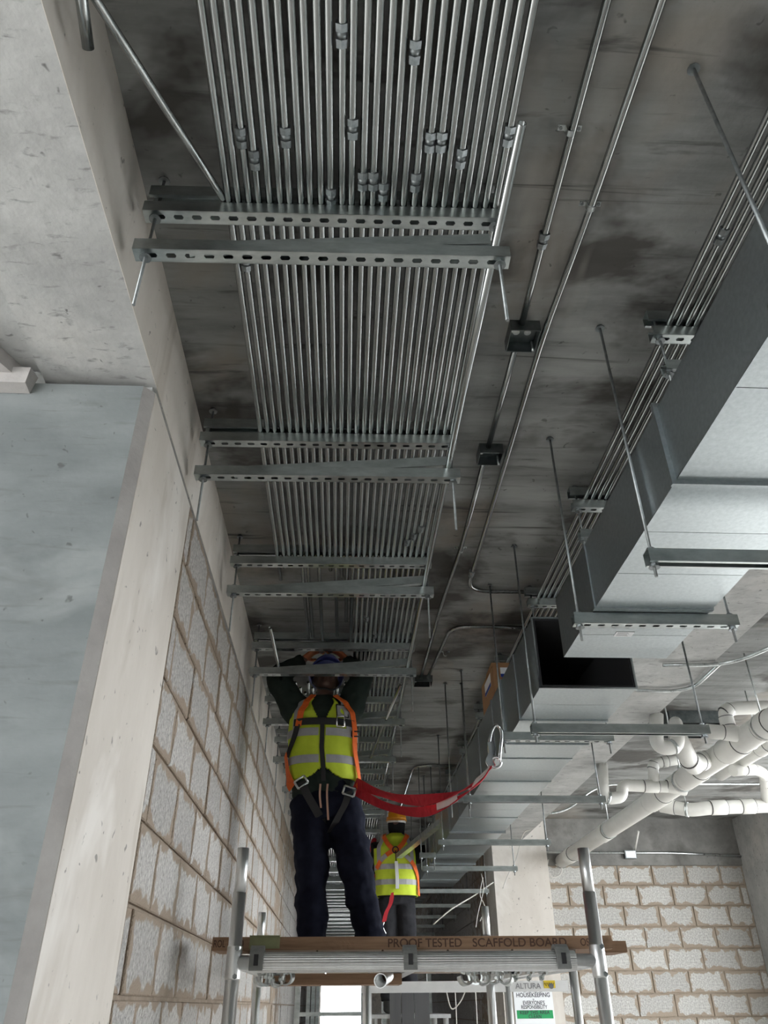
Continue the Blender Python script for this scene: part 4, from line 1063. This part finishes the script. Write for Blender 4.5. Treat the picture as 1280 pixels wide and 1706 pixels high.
def limb(mb, pts, radii, n=14, sub=5, ref=None):
    P = smooth_path(pts, sub); Rr = []
    for i in range(len(P)):
        s_ = i/(len(P)-1)*(len(radii)-1); k = min(len(radii)-2, int(s_)); Rr.append(lerp(radii[k], radii[k+1], s_-k))
    mb.tube(P, 1, n, radii=Rr, ref=ref)

# ---- worker one: faces the camera, arms raised to the conduits
WY = 4.66
Wp = lambda u, v, dy=0.0: at(u, v, y=WY+dy)
wk = thing('person', V((Wp(560, 1500).x, WY, 0.184)), 'worker in blue helmet and yellow vest standing on the scaffold reaching overhead', 'person')
pel = Wp(541, 1338); wst = Wp(540, 1305); chs = Wp(538, 1225); shc = Wp(538, 1180); nkb = Wp(540, 1166, 0.0)
shL, shR = Wp(494, 1184), Wp(582, 1182)
elL, elR = Wp(463, 1128, -0.03), Wp(603, 1126, -0.03)
wrL, wrR = Wp(507, 1098, 0.0), Wp(577, 1098, 0.0)
hpL, hpR = Wp(516, 1345), Wp(569, 1345)
knL, knR = Wp(519, 1442, -0.05), Wp(592, 1440, -0.05)
ZD = 0.184
anL, anR = Wp(521, 1552), Wp(620, 1552)
anL.z = ZD+0.10; anR.z = ZD+0.10
hc = Wp(543, 1134, 0.0)
trs = Torso([(V((wst.x, WY, wst.z-0.05)), 0.185, 0.125), (V((wst.x, WY, wst.z+0.02)), 0.180, 0.125), (V((chs.x, WY, lerp(wst.z, chs.z, 0.55))), 0.183, 0.130),
             (V((chs.x, WY, chs.z)), 0.188, 0.132), (V((shc.x, WY, lerp(chs.z, shc.z, 0.6))), 0.182, 0.122), (V((shc.x, WY, shc.z-0.01)), 0.155, 0.105), (V((nkb.x, WY, nkb.z+0.005)), 0.075, 0.075)])
fwd = V((0.12, -0.85, 0.42)); upv = V((0.05, 0.4, 0.9))
mb = MB()
trs.solid(mb, -0.03)
limb(mb, [pel+V((0, 0, -0.04)), wst], [(0.14, 0.10), (0.14, 0.09)], ref=(1, 0, 0))
for sh, el, wr in ((shL, elL, wrL), (shR, elR, wrR)): limb(mb, [sh, (sh+el)/2, el, (el+wr)/2, wr], [0.05, 0.048, 0.042, 0.037, 0.028])
for hp, kn, an in ((hpL, knL, anL), (hpR, knR, anR)):
    limb(mb, [hp+V((0, 0, 0.03)), (hp+kn)/2, kn, (kn+an)/2+V((0, 0.02, 0)), an], [0.085, 0.075, 0.056, 0.056, 0.040])
    limb(mb, [an+V((0, 0.02, -0.05)), an+V((0, -0.06, -0.065)), an+V((0, -0.15, -0.075))], [0.035, 0.034, 0.025])
limb(mb, [nkb+V((0, 0, -0.05)), hc+V((0, 0.0, -0.06))], [0.058, 0.052])
T1, M1 = head(mb, hc, fwd, upv, 1.0)
hand(mb, wrL, V((0.75, 0.0, 0.66)), V((0, -1, 0.1)), 1, 0.0085, 1, 0.94); hand(mb, wrR, V((-0.75, 0.0, 0.66)), V((0, -1, 0.1)), -1, 0.0085, 1, 0.94)
bdy = remeshed(mb, 0.009, 3).build('body', 'skin', wk)
for q in (-1, 1):
    e = MB().ellipsoid(T1(0.032*q, 0.076, 0.014), (0.013, 0.010, 0.008), 10, 8, M1).build('eye', 'eye', bdy)
MB().ellipsoid(T1(0, 0.094, -0.058), (0.022, 0.005, 0.006), 10, 6, M1).build('mouth', 'lip', bdy)
helmet(T1(0, -0.005, 0.035), fwd, upv, 'helmet_blue', wk, 1.0)
stp = MB()
for q in (-1, 1):
    pts = [T1(0.085*q, 0.0, 0.06), T1(0.083*q, 0.015, -0.04), T1(0.045*q, 0.04, -0.115), T1(0, 0.052, -0.125)]
    P = smooth_path(pts, 5); stp.ribbon(P, [V((0, -1, 0.3))]*len(P), 0.016, 0.002)
stp.build('chin_strap', 'black_web', wk)
mb = MB(); trs.solid(mb, 0.0)
for sh, el, wr in ((shL, elL, wrL), (shR, elR, wrR)):
    limb(mb, [sh+(chs-sh)*0.25, sh, (sh+el)/2, el, (el+wr)/2, wr+(el-wr)*0.04], [0.085, 0.092, 0.084, 0.072, 0.060, 0.042])
limb(mb, [nkb+V((0, 0, -0.06)), nkb+V((0, 0.0, 0.02))], [0.085, 0.070])
limb(mb, [wst+V((0, 0, 0.04)), pel+V((0, 0, 0.03))], [(0.185, 0.13), (0.19, 0.135)], ref=(1, 0, 0))
remeshed(mb, 0.011, 4, 0.013, 10).build('jacket', 'jacket', wk)
mb = MB()
limb(mb, [wst+V((0, 0, 0.0)), pel, pel+V((0, 0, -0.10))], [(0.175, 0.125), (0.185, 0.135), (0.15, 0.12)], ref=(1, 0, 0))
for hp, kn, an in ((hpL, knL, anL), (hpR, knR, anR)):
    limb(mb, [hp+V((0, 0, 0.03)), (hp+kn)/2, kn, (kn+an)/2+V((0, 0.015, 0)), an+V((0, 0.005, -0.02))], [0.110, 0.108, 0.095, 0.088, 0.080])
remeshed(mb, 0.010, 3, 0.024, 8).build('trousers', 'trousers', wk)
for an in (anL, anR):
    mb = MB(); limb(mb, [an+V((0, 0.015, 0.05)), an+V((0, 0.01, -0.03)), an+V((0, 0.0, -0.062))], [0.052, 0.052, 0.05])
    limb(mb, [an+V((0, 0.05, -0.062)), an+V((0, -0.06, -0.060)), an+V((0, -0.16, -0.066))], [(0.046, 0.036), (0.050, 0.040), (0.042, 0.032)], ref=(1, 0, 0))
    bt = remeshed(mb, 0.008, 3).build('boot', 'boot', wk)
    MB().box((an.x-0.045, an.y-0.20, ZD+0.0005), (an.x+0.045, an.y+0.09, ZD+0.014)).build('sole', 'black_web', bt)
for wr, sx, cl in ((wrL, 1, 1), (wrR, -1, -1)):
    mb = MB(); hand(mb, wr, V((0.75*sx, 0.0, 0.66)), V((0, -1, 0.1)), cl, 0.0112, 1, 0.98)
    remeshed(mb, 0.006, 2).build('glove', 'glove', wk)
def vkeep(th, t):
    d = abs((th-FRONT+PI) % (2*PI)-PI)            # angle from the front
    fr = d < PI/2
    x = abs(math.cos(th))
    if t > 0.70 and 0.62 < x+(t-0.70)*0.9 and x > 0.45: return False     # arm holes
    if fr and t > 0.52 and x < (t-0.52)*1.05: return False   # neck opening
    if t > 0.955: return False
    if fr and t < 0.12+0.10*(1-min(1, x*2.2)) : return False  # rounded front hem
    if fr and x < 0.035: return False
    return t > 0.06
vs_ = shell(trs, vkeep, 0.020, 0.012).build('hi_vis_vest', 'vest', wk)
def band(ts, th0, th1, t, width, off, mtl, name, par, dip=0.0):
    n = 16; ths = [lerp(th0, th1, k/n) for k in range(n+1)]
    pts = [ts.at(a, t+dip*math.cos((k/n-0.5)*PI), off) for k, a in enumerate(ths)]
    return MB().ribbon(pts, [V((0, 0, 1))]*len(pts), width, 0.003).build(name, mtl, par)
for t_ in (0.27, 0.47):
    band(trs, FRONT-1.55, FRONT-0.06, t_, 0.046, 0.0265, 'reflective', 'reflective_band', vs_); band(trs, FRONT+0.06, FRONT+1.55, t_, 0.046, 0.0265, 'reflective', 'reflective_band', vs_)
for q in (-1, 1):
    trs.strap([(FRONT+0.78*q, 0.50), (FRONT+0.75*q, 0.65), (FRONT+0.72*q, 0.80), (FRONT+0.8*q, 0.92)], 0.040, 0.026).build('reflective_band', 'reflective', vs_)
zp = [trs.at(FRONT, t_, 0.024) for t_ in (0.06, 0.2, 0.35, 0.5, 0.55)]
MB().ribbon(zp, [V((1, 0, 0))]*5, 0.026, 0.004).build('zip_strip', 'black_web', vs_)
pk = MB(); a_ = [trs.at(FRONT+0.55+0.1, t_, 0.027) for t_ in (0.60, 0.80)]
c0, c1, c2, c3 = trs.at(FRONT+0.36, 0.62, 0.029), trs.at(FRONT+0.78, 0.62, 0.029), trs.at(FRONT+0.80, 0.81, 0.029), trs.at(FRONT+0.40, 0.81, 0.029)
loop = [c0, c1, c2, c3, c0]
for q in range(4): pk.tube([loop[q], loop[q+1]], 0.004, 6)
pk.build('pocket_trim', 'black_web', vs_)
pw = MB(); pw.hexa([c0, c1, c1+V((0, 0.004, 0)), c0+V((0, 0.004, 0)), c3, c2, c2+V((0, 0.004, 0)), c3+V((0, 0.004, 0))]); pw.build('id_pocket', 'reflective', vs_)
# harness
hn = []
trs.strap([(FRONT-0.50, 0.98), (FRONT-0.46, 0.85), (FRONT-0.52, 0.70), (FRONT-0.62, 0.52)], 0.040, 0.036).build('harness_strap', 'orange', wk)
trs.strap([(FRONT+0.60, 0.98), (FRONT+0.78, 0.85), (FRONT+0.95, 0.66), (FRONT+0.98, 0.48), (FRONT+1.08, 0.30), (FRONT+1.22, 0.12), (FRONT+1.02, 0.0)], 0.042, 0.038).build('harness_strap', 'orange', wk)
trs.strap([(FRONT-0.62, 0.54), (FRONT-0.80, 0.42), (FRONT-1.15, 0.30)], 0.034, 0.036).build('harness_strap', 'black_web', wk)
trs.strap([(FRONT-1.35, 0.33), (FRONT-1.25, 0.20), (FRONT-1.05, 0.08), (FRONT-0.85, 0.0)], 0.060, 0.038).build('harness_strap', 'orange', wk)
band(trs, FRONT-0.80, FRONT+0.98, 0.56, 0.042, 0.036, 'black_web', 'chest_strap', wk)
bk = trs.at(FRONT+0.42, 0.56, 0.044)
def ring_rect(c, w_, h, par, mtl='galv', r=0.004, name='buckle', tilt=0.0):
    b = MB(); cx, sx = math.cos(tilt), math.sin(tilt)
    pts = [c+V((x*cx-z*sx, 0, x*sx+z*cx)) for x, z in ((-w_/2, -h/2), (w_/2, -h/2), (w_/2, h/2), (-w_/2, h/2), (-w_/2, -h/2))]
    for a, d in zip(pts[:-1], pts[1:]): b.tube([a, d], r, 8)
    return b.build(name, mtl, par)
ring_rect(bk, 0.045, 0.062, wk, 'chrome', 0.005)
ring_rect(trs.at(FRONT+0.98, 0.47, 0.045), 0.05, 0.03, wk, 'black_web', 0.004)
b1_ = Wp(502, 1303, -0.17); b2b = Wp(582, 1318, -0.175)
ring_rect(b1_, 0.065, 0.045, wk, 'galv', 0.006, 'buckle', 0.6); ring_rect(b2b, 0.065, 0.045, wk, 'galv', 0.006, 'buckle', -0.3)
def legstrap(pts, w_, mtl):
    P = smooth_path(pts, 6); MB().ribbon(P, [V((1, 0, 0.3))]*len(P), w_, 0.004).build('leg_strap', mtl, wk)
legstrap([b1_, Wp(512, 1324, -0.175), Wp(524, 1345, -0.15), Wp(535, 1366, -0.10), Wp(540, 1385, -0.02)], 0.046, 'black_web')
legstrap([b2b, Wp(575, 1340, -0.175), Wp(563, 1362, -0.145), Wp(552, 1385, -0.06)], 0.046, 'black_web')
for u, dv in ((534, 40), (546, 60)):
    pts = [Wp(u, 1306, -0.155), Wp(u-1, 1325, -0.158), Wp(u+1, 1306+dv, -0.155)]
    P = smooth_path(pts, 6); MB().ribbon(P, [V((1, 0, 0))]*len(P), 0.011, 0.002).build('waist_cord', 'peach', wk)

# ---- lanyard clipped to the duct hanger
ln = thing('safety_lanyard', Wp(660, 1350), 'red twin webbing lanyard from the worker to the duct hanger', 'lanyard')
hk = V((0.785, 3.795, 1.135))
def webbing(spec, w_, par, wn=(0, 0, 1), tw=0.0):
    pts = smooth_path([at(u, v, y=y) for u, v, y in spec], 8); n = len(pts)
    wd = []
    for i in range(n):
        t = (pts[min(i+1, n-1)]-pts[max(i-1, 0)]).normalized()
        up = V((0, 0.25, 1)); base = (up-t*up.dot(t)).normalized(); oth = t.cross(base)
        a = tw*math.sin(i/(n-1)*PI*2.0)
        wd.append(base*math.cos(a)+oth*math.sin(a))
    return MB().ribbon(pts, wd, w_, 0.004).build('webbing', 'red', par)
webbing([(592, 1304, 4.58), (625, 1318, 4.45), (668, 1331, 4.3), (715, 1332, 4.15), (770, 1318, 4.0), (805, 1294, 3.86), (822, 1268, 3.79)], 0.058, ln, tw=1.15)
webbing([(594, 1318, 4.58), (635, 1340, 4.45), (680, 1352, 4.3), (722, 1349, 4.15), (770, 1326, 4.0), (805, 1298, 3.86), (818, 1270, 3.77)], 0.052, ln, tw=0.9)
P = smooth_path([at(u, v, y=y-0.008) for u, v, y in ((728, 1344, 4.13), (745, 1337, 4.07), (762, 1329, 4.02))], 6)
MB().ribbon(P, [V((0, 0.2, 1))]*len(P), 0.04, 0.003).build('printed_label', 'pale_tag', ln)
P = smooth_path([at(u, v, y=y) for u, v, y in ((790, 1304, 3.87), (808, 1288, 3.82), (820, 1270, 3.76))], 6)
MB().ribbon(P, [V((0.6, 0.2, 1))]*len(P), 0.045, 0.003).build('printed_label', 'pale_tag', ln)
# large scaffold hook
hkp = [at(u, v, y=3.76) for u, v in ((818, 1262), (815, 1245), (818, 1224), (823, 1212), (829, 1209), (834, 1214), (836, 1228), (834, 1246), (832, 1268))]
P = smooth_path(hkp, 6)
hook = MB().tube(P, 0.011, 12, radii=[0.012]*len(P), squash=0.7).build('hook', 'chrome', ln)
P = smooth_path([at(u, v, y=3.75) for u, v in ((818, 1236), (820, 1252), (815, 1266), (819, 1276))], 5)
MB().ribbon(P, [V((1, 0, 0.2))]*len(P), [0.034]*len(P), 0.012).build('gate', 'chrome', hook)
P = [at(826+9*math.cos(a), 1270+9*math.sin(a), y=3.765) for a in [2*PI*k/16 for k in range(17)]]
MB().tube(P, 0.007, 8, caps=False).build('hook_eye', 'chrome', hook)

# ---- worker two: farther away, seen from behind
QY = 8.7
Q = lambda u, v, dy=0.0: at(u, v, y=QY+dy)
qtop = Q(662, 1353).z
ZQ = qtop-1.83
# platform under the second worker
f2 = thing('work_platform', V((Q(662, 1600).x, QY, -CZ)), 'aluminium platform under the second worker beyond the scaffold board', 'platform')
for x in (-0.24, 0.40):
    for y in (-0.5, 0.5): MB().tube([(Q(662, 1600).x+x, QY+y, -CZ), (Q(662, 1600).x+x, QY+y, ZQ-0.03)], 0.025, 12).build('leg', 'alu', f2)
for k in range(3): MB().box((Q(662, 1600).x-0.28+k*0.24, QY-0.6, ZQ-0.03), (Q(662, 1600).x-0.045+k*0.24, QY+0.6, ZQ)).build('deck_plank', 'alu', f2)
w2 = thing('person', V((Q(662, 1600).x, QY, ZQ)), 'worker in amber helmet and yellow vest seen from behind beside the duct', 'person')
cx = Q(660, 1450).x
zs = lambda v: Q(660, v).z
tq = Torso([(V((cx, QY, zs(1494))), 0.20, 0.135), (V((cx, QY, zs(1478))), 0.195, 0.132), (V((cx, QY, zs(1460))), 0.195, 0.130), (V((cx-0.01, QY, zs(1435))), 0.195, 0.130),
            (V((cx-0.015, QY, zs(1415))), 0.200, 0.125), (V((cx-0.012, QY, zs(1398))), 0.155, 0.105), (V((cx, QY, zs(1389))), 0.075, 0.075)])
hc2 = V((Q(661, 1375).x, QY+0.01, zs(1377)))
s2L, s2R = V((Q(632, 1405).x, QY, zs(1406))), V((Q(686, 1405).x, QY, zs(1406)))
e2L = V((Q(627, 1445).x, QY+0.10, zs(1442))); w2L = V((Q(640, 1455).x, QY+0.32, zs(1440)))
e2R = Q(697, 1428, 0.05); w2R = Q(709, 1412, 0.12)
h2L, h2R = V((cx-0.10, QY, zs(1505))), V((cx+0.09, QY, zs(1505)))
a2L, a2R = V((cx-0.09, QY, ZQ+0.10)), V((cx+0.13, QY, ZQ+0.10))
k2L, k2R = (h2L+a2L)/2+V((0, 0.03, 0.02)), (h2R+a2R)/2+V((0, 0.03, 0.02))
f2d = V((0.15, 0.97, 0.1)); u2d = V((0, -0.1, 1))
mb = MB(); tq.solid(mb, -0.03)
for sh, el, wr in ((s2L, e2L, w2L), (s2R, e2R, w2R)): limb(mb, [sh, (sh+el)/2, el, (el+wr)/2, wr], [0.05, 0.047, 0.042, 0.036, 0.028])
limb(mb, [V((cx, QY, zs(1500))), V((cx, QY, zs(1485)))], [(0.15, 0.10), (0.15, 0.10)], ref=(1, 0, 0))
for hp, kn, an in ((h2L, k2L, a2L), (h2R, k2R, a2R)):
    limb(mb, [hp+V((0, 0, 0.05)), (hp+kn)/2, kn, (kn+an)/2, an], [0.08, 0.075, 0.056, 0.055, 0.04])
    limb(mb, [an+V((0, -0.02, -0.05)), an+V((0, 0.06, -0.065)), an+V((0, 0.15, -0.072))], [0.035, 0.034, 0.025])
limb(mb, [V((cx, QY, zs(1395))), hc2+V((0, 0, -0.06))], [0.058, 0.052])
T2, M2 = head(mb, hc2, f2d, u2d, 1.0)
hand(mb, w2L, V((0.2, 1, 0.1)), V((0, 0, 1)), 1, 0.009); hand(mb, w2R, V((0.15, 0.6, 0.6)), V((0, 0.6, -0.6)), 1, 0.009)
bd2 = remeshed(mb, 0.011, 3).build('body', 'skin', w2)
for q in (-1, 1): MB().ellipsoid(T2(0.032*q, 0.076, 0.014), (0.013, 0.010, 0.008), 10, 8, M2).build('eye', 'eye', bd2)
hl = helmet(T2(0, -0.005, 0.035), f2d, u2d, 'helmet_yellow', w2, 1.0)
# dark hood covering the neck below the helmet
mb = MB(); limb(mb, [T2(0, -0.01, 0.055), T2(0, -0.012, 0.0), T2(0, -0.01, -0.08), V((cx, QY, zs(1393)))], [0.094, 0.094, 0.082, 0.085])
remeshed(mb, 0.010, 3).build('hood', 'black_cloth', w2)
P = [T2(0.1*math.cos(a), -0.012+0.105*math.sin(a), 0.045) for a in [2*PI*k/24 for k in range(25)]]
MB().ribbon(P, [u2d]*len(P), 0.02, 0.003).build('helmet_band', 'paper', w2)
mb = MB(); tq.solid(mb, 0.0)
limb(mb, [V((cx, QY, zs(1497))), V((cx, QY, zs(1485)))], [(0.19, 0.13), (0.19, 0.13)], ref=(1, 0, 0))
for sh, el, wr in ((s2L, e2L, w2L), (s2R, e2R, w2R)): limb(mb, [sh, (sh+el)/2, el, (el+wr)/2, wr], [0.088, 0.078, 0.070, 0.058, 0.042])
remeshed(mb, 0.013, 4, 0.012, 10).build('jacket', 'black_cloth', w2)
mb = MB(); limb(mb, [V((cx, QY, zs(1490))), V((cx, QY, zs(1508)))], [(0.175, 0.125), (0.18, 0.13)], ref=(1, 0, 0))
for hp, kn, an in ((h2L, k2L, a2L), (h2R, k2R, a2R)): limb(mb, [hp+V((0, 0, 0.04)), (hp+kn)/2, kn, (kn+an)/2, an], [0.105, 0.10, 0.088, 0.08, 0.075])
remeshed(mb, 0.012, 4, 0.012, 9).build('trousers', 'dark_trousers', w2)
for an in (a2L, a2R):
    mb = MB(); limb(mb, [an+V((0, -0.01, 0.05)), an+V((0, -0.01, -0.03)), an+V((0, 0.0, -0.062))], [0.052, 0.052, 0.05])
    limb(mb, [an+V((0, -0.05, -0.062)), an+V((0, 0.06, -0.060)), an+V((0, 0.16, -0.066))], [(0.046, 0.036), (0.050, 0.040), (0.042, 0.032)], ref=(1, 0, 0))
    remeshed(mb, 0.01, 3).build('boot', 'boot', w2)
for wr, d, a in ((w2L, V((0.2, 1, 0.1)), V((0, 0, 1))), (w2R, V((0.15, 0.6, 0.6)), V((0, 0.6, -0.6)))):
    mb = MB(); hand(mb, wr, d, a, 1, 0.0115); remeshed(mb, 0.007, 2).build('glove', 'glove_grey', w2)
def vkeep2(th, t):
    x = abs(math.cos(th))
    if t > 0.66 and x+(t-0.66)*1.0 > 0.84 and x > 0.5: return False
    return t < 0.97 and not (math.sin(th) > 0 and x < 0.05)
v2 = shell(tq, vkeep2, 0.022, 0.012).build('hi_vis_vest', 'vest', w2)
for t_ in (0.22, 0.42): band(tq, FRONT-2.9, FRONT+2.9, t_, 0.05, 0.028, 'reflective', 'reflective_band', v2)
for q in (-1, 1): tq.strap([(FRONT+0.85*q, 0.42), (FRONT+0.80*q, 0.6), (FRONT+0.72*q, 0.80), (FRONT+0.9*q, 0.93)], 0.045, 0.028).build('reflective_band', 'reflective', v2)
for q in (-1, 1):
    tq.strap([(FRONT+0.95*q, 0.95), (FRONT+0.55*q, 0.82), (FRONT+0.05*q, 0.63)], 0.045, 0.037).build('harness_strap', 'orange', w2)
    tq.strap([(FRONT+0.02*q, 0.62), (FRONT+0.40*q, 0.54), (FRONT+0.75*q, 0.46), (FRONT+1.0*q, 0.40)], 0.045, 0.039).build('harness_strap', 'orange', w2)
    tq.strap([(FRONT+0.34*q, 0.55), (FRONT+0.66*q, 0.48)], 0.042, 0.042).build('strap_label', 'reflective', w2)
tq.strap([(FRONT+0.9, 0.42), (FRONT+1.15, 0.32), (FRONT+1.25, 0.18), (FRONT+1.2, 0.0)], 0.05, 0.040).build('harness_strap', 'orange', w2)
o_ = tq.at(FRONT, 0.62, 0.046)
P = [o_+V((0.03*math.cos(a), 0, 0.03*math.sin(a))) for a in [2*PI*k/16 for k in range(17)]]
MB().tube(P, 0.006, 8, caps=False).build('back_ring', 'black_web', w2)
MB().ribbon([tq.at(FRONT, t_, 0.05) for t_ in (0.47, 0.3, 0.1)], [V((1, 0, 0))]*3, 0.034, 0.02).build('shock_absorber', 'paper', w2)
MB().ribbon([tq.at(FRONT, t_, 0.05) for t_ in (0.61, 0.54, 0.47)], [V((1, 0, 0))]*3, 0.012, 0.006).build('absorber_cord', 'black_web', w2)
lw = thing('safety_lanyard', Q(650, 1515, -0.22), 'red lanyard tail hanging behind the second worker', 'lanyard')
P = smooth_path([Q(654, 1487, -0.20), Q(651, 1505, -0.20), Q(644, 1520, -0.19), Q(640, 1536, -0.18)], 6)
MB().ribbon(P, [V((1, 0, 0.3))]*len(P), [0.03, 0.03]+[0.045]*(len(P)-2), 0.004).build('webbing', 'red', lw)
P = smooth_path([Q(640, 1536, -0.18), Q(638, 1544, -0.18), Q(643, 1556, -0.17)], 6); MB().tube(P, 0.009, 8).build('clip', 'chrome', lw)
P = smooth_path([Q(624, 1396, 0.1), Q(621, 1412, 0.1), Q(620, 1435, 0.1), Q(626, 1462, 0.1)], 6)
lw2 = thing('safety_lanyard', Q(622, 1462, 0.1), 'red webbing strap hanging left of the second worker', 'lanyard')
MB().ribbon(P, [V((1, 0, 0))]*len(P), [0.012]+[0.055]*(len(P)-2)+[0.03], 0.004).build('webbing', 'red', lw2)
P = smooth_path([Q(626, 1462, 0.1), Q(629, 1468, 0.1), Q(627, 1476, 0.1)], 5); MB().tube(P, 0.008, 8).build('clip', 'chrome', lw2)
# steel section carried over the second worker's shoulder
a = Q(665, 1430, -0.28); b_ = at(738, 1372, y=7.25)
d = (b_-a).normalized(); s_ = d.cross(V((0, 0, 1))).normalized(); u_ = s_.cross(d)
M_ = Matrix((d, s_, u_)).transposed()
mb = MB(); L_ = (b_-a).length
for lo, hi in (((0, -0.03, 0), (L_, 0.03, 0.003)), ((0, -0.03, 0.003), (L_, -0.027, 0.045)), ((0, 0.027, 0.003), (L_, 0.03, 0.045))): 
    mb.box(lo, hi, M_.to_4x4())
mb.v = [p+a for p in mb.v]
tag(mb.build('steel_channel', 'strut'), 'steel channel slanting across the second worker\'s shoulder', 'steel channel')
